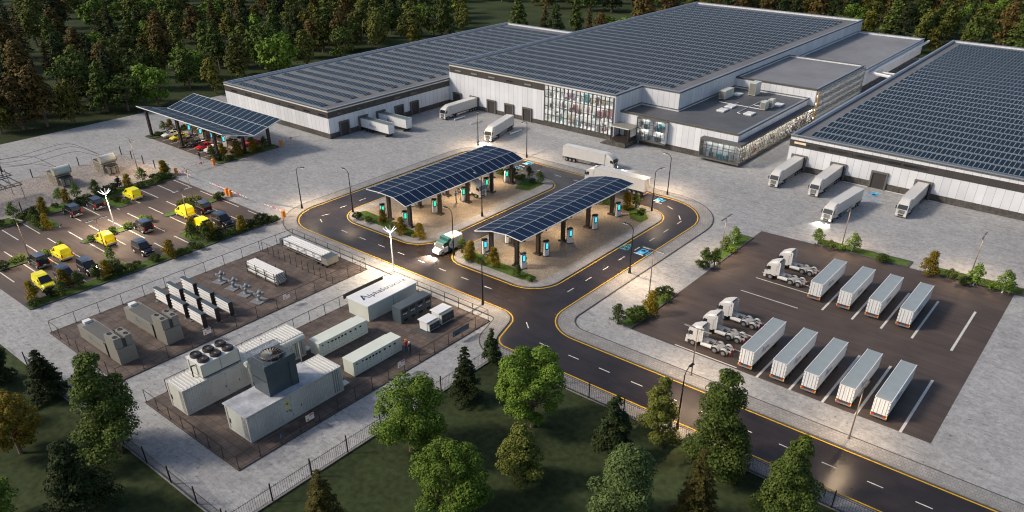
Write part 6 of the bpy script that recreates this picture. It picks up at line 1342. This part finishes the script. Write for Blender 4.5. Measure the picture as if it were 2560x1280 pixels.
def crown(kind, H, W, n, mat, seed, size):
    g = np.random.default_rng(seed); bl = []
    if kind == 'round':
        bl = [(0, 0, H*.56, W*.36)]
        for i in range(46):
            a = g.uniform(0, 2*PI); e = g.uniform(-.95, 1); rr_ = W*.37*math.sqrt(max(0, 1-e*e))*g.uniform(.80, 1.2)+W*.02; bl.append((rr_*math.cos(a), rr_*math.sin(a), H*.51+e*H*.36, W*g.uniform(.10, .19)))
    elif kind == 'oval':
        bl = [(0, 0, H*.5, W*.34), (0, 0, H*.3, W*.3), (0, 0, H*.7, W*.28)]
        for i in range(36):
            a = g.uniform(0, 2*PI); z = g.uniform(.16, .93); rr_ = W*.42*math.sin(PI*min(1, (z*.9+.12))**.8)*g.uniform(.5, 1.0); bl.append((rr_*math.cos(a), rr_*math.sin(a), H*z, W*g.uniform(.14, .22)))
    elif kind == 'cone':
        bl = [(0, 0, H*.25, W*.3), (0, 0, H*.45, W*.24), (0, 0, H*.65, W*.17)]
        for i in range(56):
            z = g.uniform(.05, .95)**.9; a = g.uniform(0, 2*PI); rr_ = W*.46*(1-z)**.75*g.uniform(.45, 1.0) + .02*W; bl.append((rr_*math.cos(a), rr_*math.sin(a), H*z, W*(.09+.12*(1-z))*g.uniform(.8, 1.2)))
    if kind != 'fir':
        c, u = on_blobs(g, bl, int(n*1.35)); return leaves('crown', c, u + np.array([0, 0, .35]), size*1.2, mat, seed, .62, .38)
    # fir: drooping boughs in tiers
    P_, N_ = [], []; tiers = 20; per = int(1.2*n)//(tiers*9)
    for t_ in range(tiers):
        z = .12+.86*t_/tiers; rad = W*.5*(1-z)**.85+.03*W; nb = 10 if t_ < 14 else 6
        for k in range(nb):
            a = g.uniform(0, 2*PI); L_ = rad*g.uniform(.75, 1.15); m_ = max(4, int(per*(.35+1.2*(1-z)))); s = g.random(m_)**.7; x = s*L_; y = g.normal(0, .09, m_)*L_*(1.1-s*.5)*1.5; zz = H*z - .22*L_*s**1.6 + g.normal(0, .03, m_)*L_ + H*.02
            P_.append(np.stack([x*math.cos(a)-y*math.sin(a), x*math.sin(a)+y*math.cos(a), zz], 1)); N_.append(np.tile([.35*math.cos(a), .35*math.sin(a), 1.], (m_, 1)))
    return leaves('crown', np.concatenate(P_), np.concatenate(N_), size*1.35, mat, seed, .5, .35)
def trunk_mesh(H, W, kind, seed, mat):
    g = random.Random(seed); b = MB(); top = H*(.86 if kind in ('cone', 'fir', 'oval') else .42); r = .028*H; b.tube((0, 0, -.05), (0, 0, H*.25), r, r*.75, mat, 8); b.tube((0, 0, H*.25), (g.uniform(-.1, .1), g.uniform(-.1, .1), top), r*.75, r*.15, mat, 7)
    for i in range(7 if kind == 'fir' else 11):
        a = g.uniform(0, 2*PI); z = H*(g.uniform(.22, .62) if kind != 'round' else g.uniform(.2, .42)); L_ = W*g.uniform(.22, .36)*(1 if kind == 'round' else (1.0-z/H)); b.tube((0, 0, z), (L_*math.cos(a), L_*math.sin(a), z+L_*(.75 if kind != 'fir' else -.1)), r*.38, r*.1, mat, 5)
    return b.mesh('trunk')
LEAF = dict(bright=leafm('bright green leaves', (.050, .095, .010), (.105, .175, .018), (.19, .27, .040)), green=leafm('green leaves', (.030, .050, .009), (.062, .092, .016), (.115, .15, .030)), dark=leafm('dark green needles', (.014, .024, .007), (.030, .046, .013), (.056, .076, .022)),
 olive=leafm('olive leaves', (.055, .066, .012), (.100, .112, .021), (.16, .17, .034)), rust=leafm('rust brown leaves', (.056, .040, .011), (.102, .070, .018), (.155, .108, .030)), gold=leafm('golden needles', (.10, .072, .006), (.19, .135, .010), (.30, .21, .02)),
 yellow=leafm('yellow autumn leaves', (.10, .075, .008), (.19, .14, .014), (.28, .20, .02)), grey=leafm('grey green leaves', (.045, .072, .020), (.085, .125, .036), (.135, .18, .06)), dgold=leafm('dull golden needles', (.035, .034, .008), (.070, .062, .013), (.115, .098, .022)))
TP = {}
def tree_proto(name, kind, tone, H, W, n, size, seed, cat='tree', bark='bark', trunk=True):
    t = empty(name, cat=cat); link('crown', crown(kind, H, W, n, LEAF[tone], seed, size), t)
    if trunk: link('trunk', trunk_mesh(H, W, kind, seed, M[bark]), t)
    return Proto(t)
# foreground trees, each with its own crown
for i, (x, y, H, W, kind, tone, n, size, lb, nm_) in enumerate((
    (-82.2, 25.1, 14.6, 10.4, 'cone', 'green', 15000, .15, 'tall leafy green tree overlapping the compound corner at lower left', 'broadleaf_tree'), (-100.5, 25.0, 7.8, 7.0, 'fir', 'dark', 8000, .15, 'small very dark fir at the left beside the yard fence', 'fir_tree'),
    (-91.3, 17.5, 9.6, 7.4, 'round', 'yellow', 7000, .15, 'yellow autumn tree cut by the left edge of the picture', 'broadleaf_tree'), (-75.5, 17.8, 9.8, 8.2, 'cone', 'dark', 9000, .16, 'dark green conical tree at the bottom left of the meadow', 'conifer_tree'),
    (-81.0, 11.2, 6.6, 5.6, 'round', 'bright', 4500, .13, 'bright green bushy tree in the bottom left corner', 'broadleaf_tree'), (-108.8, 21.6, 8.4, 6.5, 'cone', 'dark', 7000, .16, 'dark tree at the left edge above the yellow one', 'conifer_tree'), (-100.6, 17.6, 6.5, 4.2, 'round', 'bright', 3500, .13, 'green tree partly out of view left of the small fir', 'broadleaf_tree'),
    (-53.1, 33.0, 8.6, 5.4, 'fir', 'dgold', 9000, .11, 'golden brown fir at the bottom edge left of the big green trees', 'fir_tree'), (-55.1, 47.7, 11.4, 10.6, 'round', 'bright', 15000, .135, 'big round bright green tree leftmost in the meadow cluster', 'broadleaf_tree'),
    (-43.7, 42.6, 11.2, 10.6, 'round', 'bright', 15000, .135, 'big round light green tree lowest in the meadow cluster', 'broadleaf_tree'), (-56.8, 59.4, 9.2, 5.4, 'fir', 'dark', 9000, .12, 'dark fir between the yard fence and the big green trees', 'fir_tree'),
    (-46.7, 60.7, 13.0, 10.4, 'round', 'bright', 16000, .14, 'big round bright green tree standing beside the road bend', 'broadleaf_tree'), (-60.2, 68.6, 6.0, 3.2, 'cone', 'dark', 3500, .12, 'small dark conifer in the fence corner by the road bend', 'conifer_tree'),
    (-41.4, 51.7, 8.8, 5.9, 'oval', 'olive', 7000, .13, 'olive green oval tree standing alone in the meadow', 'broadleaf_tree'), (-35.3, 61.6, 9.8, 5.8, 'cone', 'dark', 8000, .14, 'dark conifer in front of the road fence, left of the street lamp', 'conifer_tree'),
    (-33.5, 69.0, 9.4, 6.0, 'cone', 'olive', 7500, .13, 'olive conical tree touching the road fence beside the street lamp', 'broadleaf_tree'), (-25.3, 68.2, 14.5, 9.6, 'cone', 'green', 15000, .15, 'very tall dark leafed tree covering the road in front of the trailers', 'broadleaf_tree'),
    (-28.6, 53.6, 11.0, 8.8, 'oval', 'grey', 13000, .14, 'pale grey green tree at the bottom below the road fence', 'broadleaf_tree'), (-22.7, 58.0, 11.6, 6.0, 'fir', 'dgold', 11000, .12, 'tall golden brown fir at the bottom between green trees', 'fir_tree'),
    (-15.2, 63.8, 12.8, 8.0, 'cone', 'green', 13000, .14, 'tall green tree at the bottom right over the fence', 'broadleaf_tree'), (-16.6, 69.4, 9.0, 5.0, 'cone', 'yellow2', 6500, .13, 'yellow green tree behind the tall one at bottom right', 'broadleaf_tree'))):
    if tone == 'yellow2': LEAF.setdefault('yellow2', leafm('yellow green leaves', (.055, .075, .008), (.11, .14, .014), (.17, .20, .02)))
    p = tree_proto(nm_, kind, tone, H*.96, W*(.82 if kind == 'round' else .9), n, size*.93, 100+i, bark='pbark'); p.put((x, y, -.03), rng.uniform(0, 6), lb, 'trees in the front meadow')
# the wood beyond the yard
FP = []
for i, (nm_, kind, tone, H, W, n, size, lab) in enumerate((('broadleaf_tree', 'round', 'bright', 10, 9.5, 1500, .34, 'bright green round tree'), ('broadleaf_tree', 'oval', 'olive', 12, 8, 1500, .34, 'olive oval tree'), ('broadleaf_tree', 'oval', 'rust', 12.5, 8.5, 1600, .34, 'rust brown oval tree'),
    ('conifer_tree', 'fir', 'dark', 14, 7.5, 1700, .32, 'dark fir'), ('conifer_tree', 'cone', 'dark', 14.5, 8, 1700, .34, 'tall dark conical tree'), ('broadleaf_tree', 'cone', 'green', 13.5, 8.5, 1600, .34, 'green conical tree'), ('conifer_tree', 'fir', 'rust', 12, 5.6, 1400, .30, 'slim rust brown fir'), ('broadleaf_tree', 'round', 'green', 11, 9, 1500, .34, 'mid green round tree'), ('broadleaf_tree', 'oval', 'gold2', 9, 6, 1100, .32, 'yellow green young tree'))):
    if tone == 'gold2': LEAF['gold2'] = leafm('yellowish leaves', (.060, .060, .009), (.11, .105, .015), (.17, .155, .024))
    FP.append((tree_proto(nm_, kind, tone, H, W, n, size, 300+i, bark='pbark'), lab))
def vis(x, y):
    hx = x*_ax[0] + y*_ay[0]; hy = x*_ax[1] + y*_ay[1]; fz = hy*_cp + (CAM_H-5)*_sp; up = -(CAM_H-5)*_cp + hy*_sp
    return PPX + CAM_F*hx/fz, PPY - CAM_F*up/fz
fr = random.Random(11); spots = []
edge = [(187, 313), (5, 338), (120, 322), (322, 283), (476, 228), (540, 240), (60, 330), (270, 285), (395, 268)]
for px, py in edge: x, y = G(px, py-6); spots.append((x, y))
tries = 0
while tries < 26000:
    tries += 1; x = fr.uniform(-520, 60); y = fr.uniform(40, 560)
    if not (x < -227 or y > 326 or (x < -165 and y > 256)): continue
    if x > -80 and y < 332: continue
    u, v = vis(x, y)
    if not (-90 < u < 2650 and -75 < v < 420): continue
    # clearings as in the photo
    cl = (u < 230 and v < 95 and fr.random() < .9) or (330 < u < 420 and 200 < v < 290 and fr.random() < .6) or (40 < u < 330 and 95 < v < 160 and fr.random() < .35) or (v > 300 and u < 160 and fr.random() < .2) or (600 < u < 780 and 20 < v < 75 and fr.random() < .75) or (880 < u < 1010 and 40 < v < 120 and fr.random() < .5)
    if cl: continue
    dist = math.hypot(x, y); md = 7.3 + fr.random()*4.2 + (dist-230)*.012
    if any((x-a)**2 + (y-b_)**2 < md*md for a, b_ in spots): continue
    if (u > 1160 and v < 60 and u < 2140 and y < 326): continue
    spots.append((x, y))
spots = spots[:9] + sorted(spots[9:], key=lambda p: math.hypot(*p))
wts = [3, 8, 7, 2, 4, 4, 3, 3, 5]; far = []
CAP = 268; wood = {}
for i, (x, y) in enumerate(spots):
    k = fr.choices(range(9), wts if math.hypot(x+225, min(0, y-130)) > 45 else [7, 6, 5, 1, 2, 5, 1, 5, 4])[0]; p, lab = FP[k]; s = fr.uniform(.92, 1.36); sc = (s*fr.uniform(.9, 1.08), s*fr.uniform(.9, 1.08), s*fr.uniform(.92, 1.12)); u, v = vis(x, y)
    where = 'at far left' if u < 300 else 'left of the low warehouse' if u < 640 else 'behind the low warehouse' if u < 1250 else 'behind the central warehouse' if u < 2150 else 'beyond the right warehouse'
    if i < CAP: wood.setdefault((lab, where), []).append((u, p.put((x, y, -.03), fr.uniform(0, 6.28), 'x', '%ss in the wood %s' % (lab, where), sc)))
    else: far.append((x, y, k, sc, fr.uniform(0, 6.28)))
for (lab, where), L_ in wood.items():
    L_.sort(key=lambda q: q[0])
    for j, (u, o) in enumerate(L_): o['label'] = ('%s in the wood %s, ' % (lab, where)) + (ORD[j] + ' from left' if len(L_) > 1 else 'the only one')
print('forest trees', len(spots), 'far', len(far))
if far:
    vs, fs, ms, off, mats = [], [], [], 0, []
    for x, y, k, sc, rz in far:
        me = [o for o in FP[k][0].t[1] if o[0].name.startswith('crown')][0][0].data; n = len(me.vertices); a = np.empty(n*3, np.float32); me.vertices.foreach_get('co', a); a = a.reshape(-1, 3)*np.array(sc); c_, s_ = math.cos(rz), math.sin(rz)
        vs.append(np.stack([a[:, 0]*c_-a[:, 1]*s_+x, a[:, 0]*s_+a[:, 1]*c_+y, a[:, 2]], 1)); ms.append(np.full(n//4, k, np.int32))
    v = np.concatenate(vs); n = len(v); me = bpy.data.meshes.new('woodland'); me.vertices.add(n); me.vertices.foreach_set('co', v.ravel().astype(np.float32)); me.loops.add(n); me.loops.foreach_set('vertex_index', np.arange(n, dtype=np.int32)); me.polygons.add(n//4); me.polygons.foreach_set('loop_start', np.arange(0, n, 4, dtype=np.int32))
    for p, lab in FP: me.materials.append([o for o in p.t[1] if o[0].name.startswith('crown')][0][0].data.materials[0])
    me.polygons.foreach_set('material_index', np.concatenate(ms)); me.update(calc_edges=True); link('distant_wood', me, label='dense mixed wood fading behind the warehouses', cat='woodland', kind='stuff')
# ---------------------------------------------------------------- shrubs and young trees in the planted strips
SP = dict(g=tree_proto('golden_shrub', 'oval', 'gold', 3.5, 2.5, 1900, .085, 401, 'shrub', trunk=True), d=tree_proto('dark_shrub', 'round', 'dark', 1.7, 2.3, 700, .10, 402, 'shrub'), b=tree_proto('round_bush', 'round', 'green', 1.25, 1.9, 600, .085, 403, 'bush'),
          y=tree_proto('round_bush', 'round', 'bright', 1.0, 1.4, 450, .08, 404, 'bush'), t=tree_proto('young_tree', 'oval', 'bright', 3.1, 2.4, 1000, .09, 405, 'tree', 'white'), T=tree_proto('young_tree', 'oval', 'green', 3.2, 2.4, 1100, .09, 406, 'tree'), c=tree_proto('cypress_shrub', 'cone', 'dark', 2.4, 1.3, 700, .08, 407, 'shrub'))
NAMES = dict(g='golden conifer shrub', d='dark green shrub', b='rounded green bush', y='small light green bush', t='young light green tree', T='young dark green tree', c='slim dark cypress shrub')
a_ = Zm(0, 440, 3.765); b_ = Zm(380, 380, 4.267); l_ = Zm(0, 340, 5.333); e_ = Zm(640, 380, 3.879); t_ = Zm(1100, 360, 3.556); s_ = Zm(1500, 560, 3.765); q_ = Zm(1960, 560, 4.267); f_ = Zm(330, 200, 5.334)
SH = [
 ('hedge strip along the gravel yard', l_, 't200,1105,1 b20,1205,.9 b205,1190,.8 b300,1125,1 d385,1075,.9 d480,1050,1 g605,1045,1.05 b740,955,.7 t815,880,.9 g910,905,1 t1030,830,.9 d1085,925,1 b1170,850,.9 T1290,790,1 d1340,810,1.1 d1450,780,1.1 d1510,740,1 c1600,690,1.1 g1725,695,1.0 b1890,690,.9 t1905,610,.95 b2000,655,.8 b2110,630,.8 b2065,570,.7 b2150,570,1 g2190,520,1.05'),
 ('planted bump by the black vans', l_, 'T470,1190,.9 T520,1240,.9 g640,1235,1.0 d1545,880,.8 b1685,905,.8 b1600,870,.7'),
 ('corner of the van park nearest the carport', b_, 'g145,245,.95 b105,295,1.1 b180,280,.9 b60,325,.9 b20,290,.8'),
 ('middle green strip of the van park', a_, 'd40,885,1 y140,825,1 y205,798,1 y438,750,1 y572,668,.9 b870,612,.9 b1068,540,.9 b1210,492,.9 y1345,418,.9 b1410,432,.9'),
 ('right green strip of the van park', b_, 'b330,590,1.15 b402,562,1.15 b470,548,1.15 d440,590,.6 b722,500,1.1 d700,515,.8'),
 ('front hedge of the van park, left part', a_, 'g320,1170,1.05 b340,1225,1 d490,1125,.9 T600,1130,.8 g625,1060,1.1 T760,1060,.9 T925,985,.9 g1020,960,1.05 d1100,935,1.1 b1150,915,.9 t1050,795,.8 b1100,845,.8 d1050,870,.8 b1240,895,1 b1285,862,.9 b1465,800,.9'),
 ('front hedge of the van park, right part', b_, 'b320,1105,1 b398,1088,.9 g210,1130,1.1 b30,1170,.9 b440,1025,.8 b515,1038,.8 T430,930,1.05 g430,820,.8 d490,880,.9 T590,950,1.1 g640,930,1.05 d740,900,1 d700,940,1 b865,880,1 b930,872,.8 g965,850,1.0 d1040,825,1 d1180,765,1.2 b1120,790,.9 b1300,745,1 b1220,740,.9'),
 ('near end of the left charging island', e_, 'd985,655,.8 b1095,688,.9 g1230,690,.9 g1415,805,1.05 g1590,855,1.05 b1330,740,.8'),
 ('near end of the right charging island', t_, 'T200,960,.8 g275,1030,1.1 g480,1100,1.1 b350,1068,.8 T690,1190,.75 y800,1225,.9 b255,1045,.8'),
 ('far end of the left charging island', t_, 'b530,270,1 d650,290,1.1 b600,265,.9 T795,305,.8 T890,355,.85 b735,315,.8 b820,350,.8 b690,320,.8 b520,240,.8'),
 ('far end of the right charging island', t_, 'g1660,590,1.15 T1740,575,.95 b1790,625,.9 b1440,540,1 b1500,510,.9 b1700,590,.8'),
 ('left strip of the trailer park, upper', s_, 't1255,190,1.0 T1170,245,.8 y1235,272,1.1 T985,410,1.1 T1075,392,1.0 d975,425,.8 b930,400,.8'),
 ('left strip of the trailer park, lower', s_, 'g480,845,1.25 d570,670,.8 d630,665,.8 b620,735,.9 T165,945,1.0 y270,872,1.1 b375,880,1.15 b405,895,.9 b340,922,.9 b350,850,1'),
 ('back strip behind the lorry cabs', q_, 't348,218,1.0 b500,262,1.0 y612,285,1.05 t722,290,1.05 b1035,405,1.1 b1060,390,.8'),
 ('back right strip of the trailer park', q_, 'g1540,548,1.25 b1610,548,.9 b1780,582,1.1 d1925,655,.9 t2015,660,1.2 y2205,708,1.3 t2325,738,1.25 b1890,650,.7'),
 ('left end of the carport', f_, 't430,685,.8 g525,675,.9 b372,748,.8 b700,655,.8 b340,735,.7'),
 ('right end of the carport', f_, 'T1085,1050,.9 g1215,1035,1.0 b1265,1085,1 g1420,1020,1.15 b1370,1000,.9 g1620,970,1.1 b1700,960,.8 T1775,925,.9 b1480,985,.8 b1330,1070,.8 d1160,1075,.9')]
for where, zf, s in SH:
    items = []
    for tok in s.split(): k = tok[0]; x, y, z = (float(v) for v in tok[1:].split(',')); items.append((k, x, y, z))
    cnt = {k: sum(1 for i in items if i[0] == k) for k in 'gdbytTc'}; seen = {k: 0 for k in cnt}
    for k, x, y, z in sorted(items, key=lambda i: i[1]):
        X, Y = zf(x, y); o_ = (ORD[seen[k]] + ' ' if cnt[k] > 1 else '') + NAMES[k] + (' from the left' if cnt[k] > 1 else ''); seen[k] += 1
        SP[k].put((X, Y, .12 if k != 'g' else -.28), rng.uniform(0, 6.2), '%s, %s' % (o_, where), 'planting: ' + where if False else 'plants in the ' + where, (z*rng.uniform(1.0, 1.2), z*rng.uniform(1.0, 1.2), z*rng.uniform(.98, 1.12)))
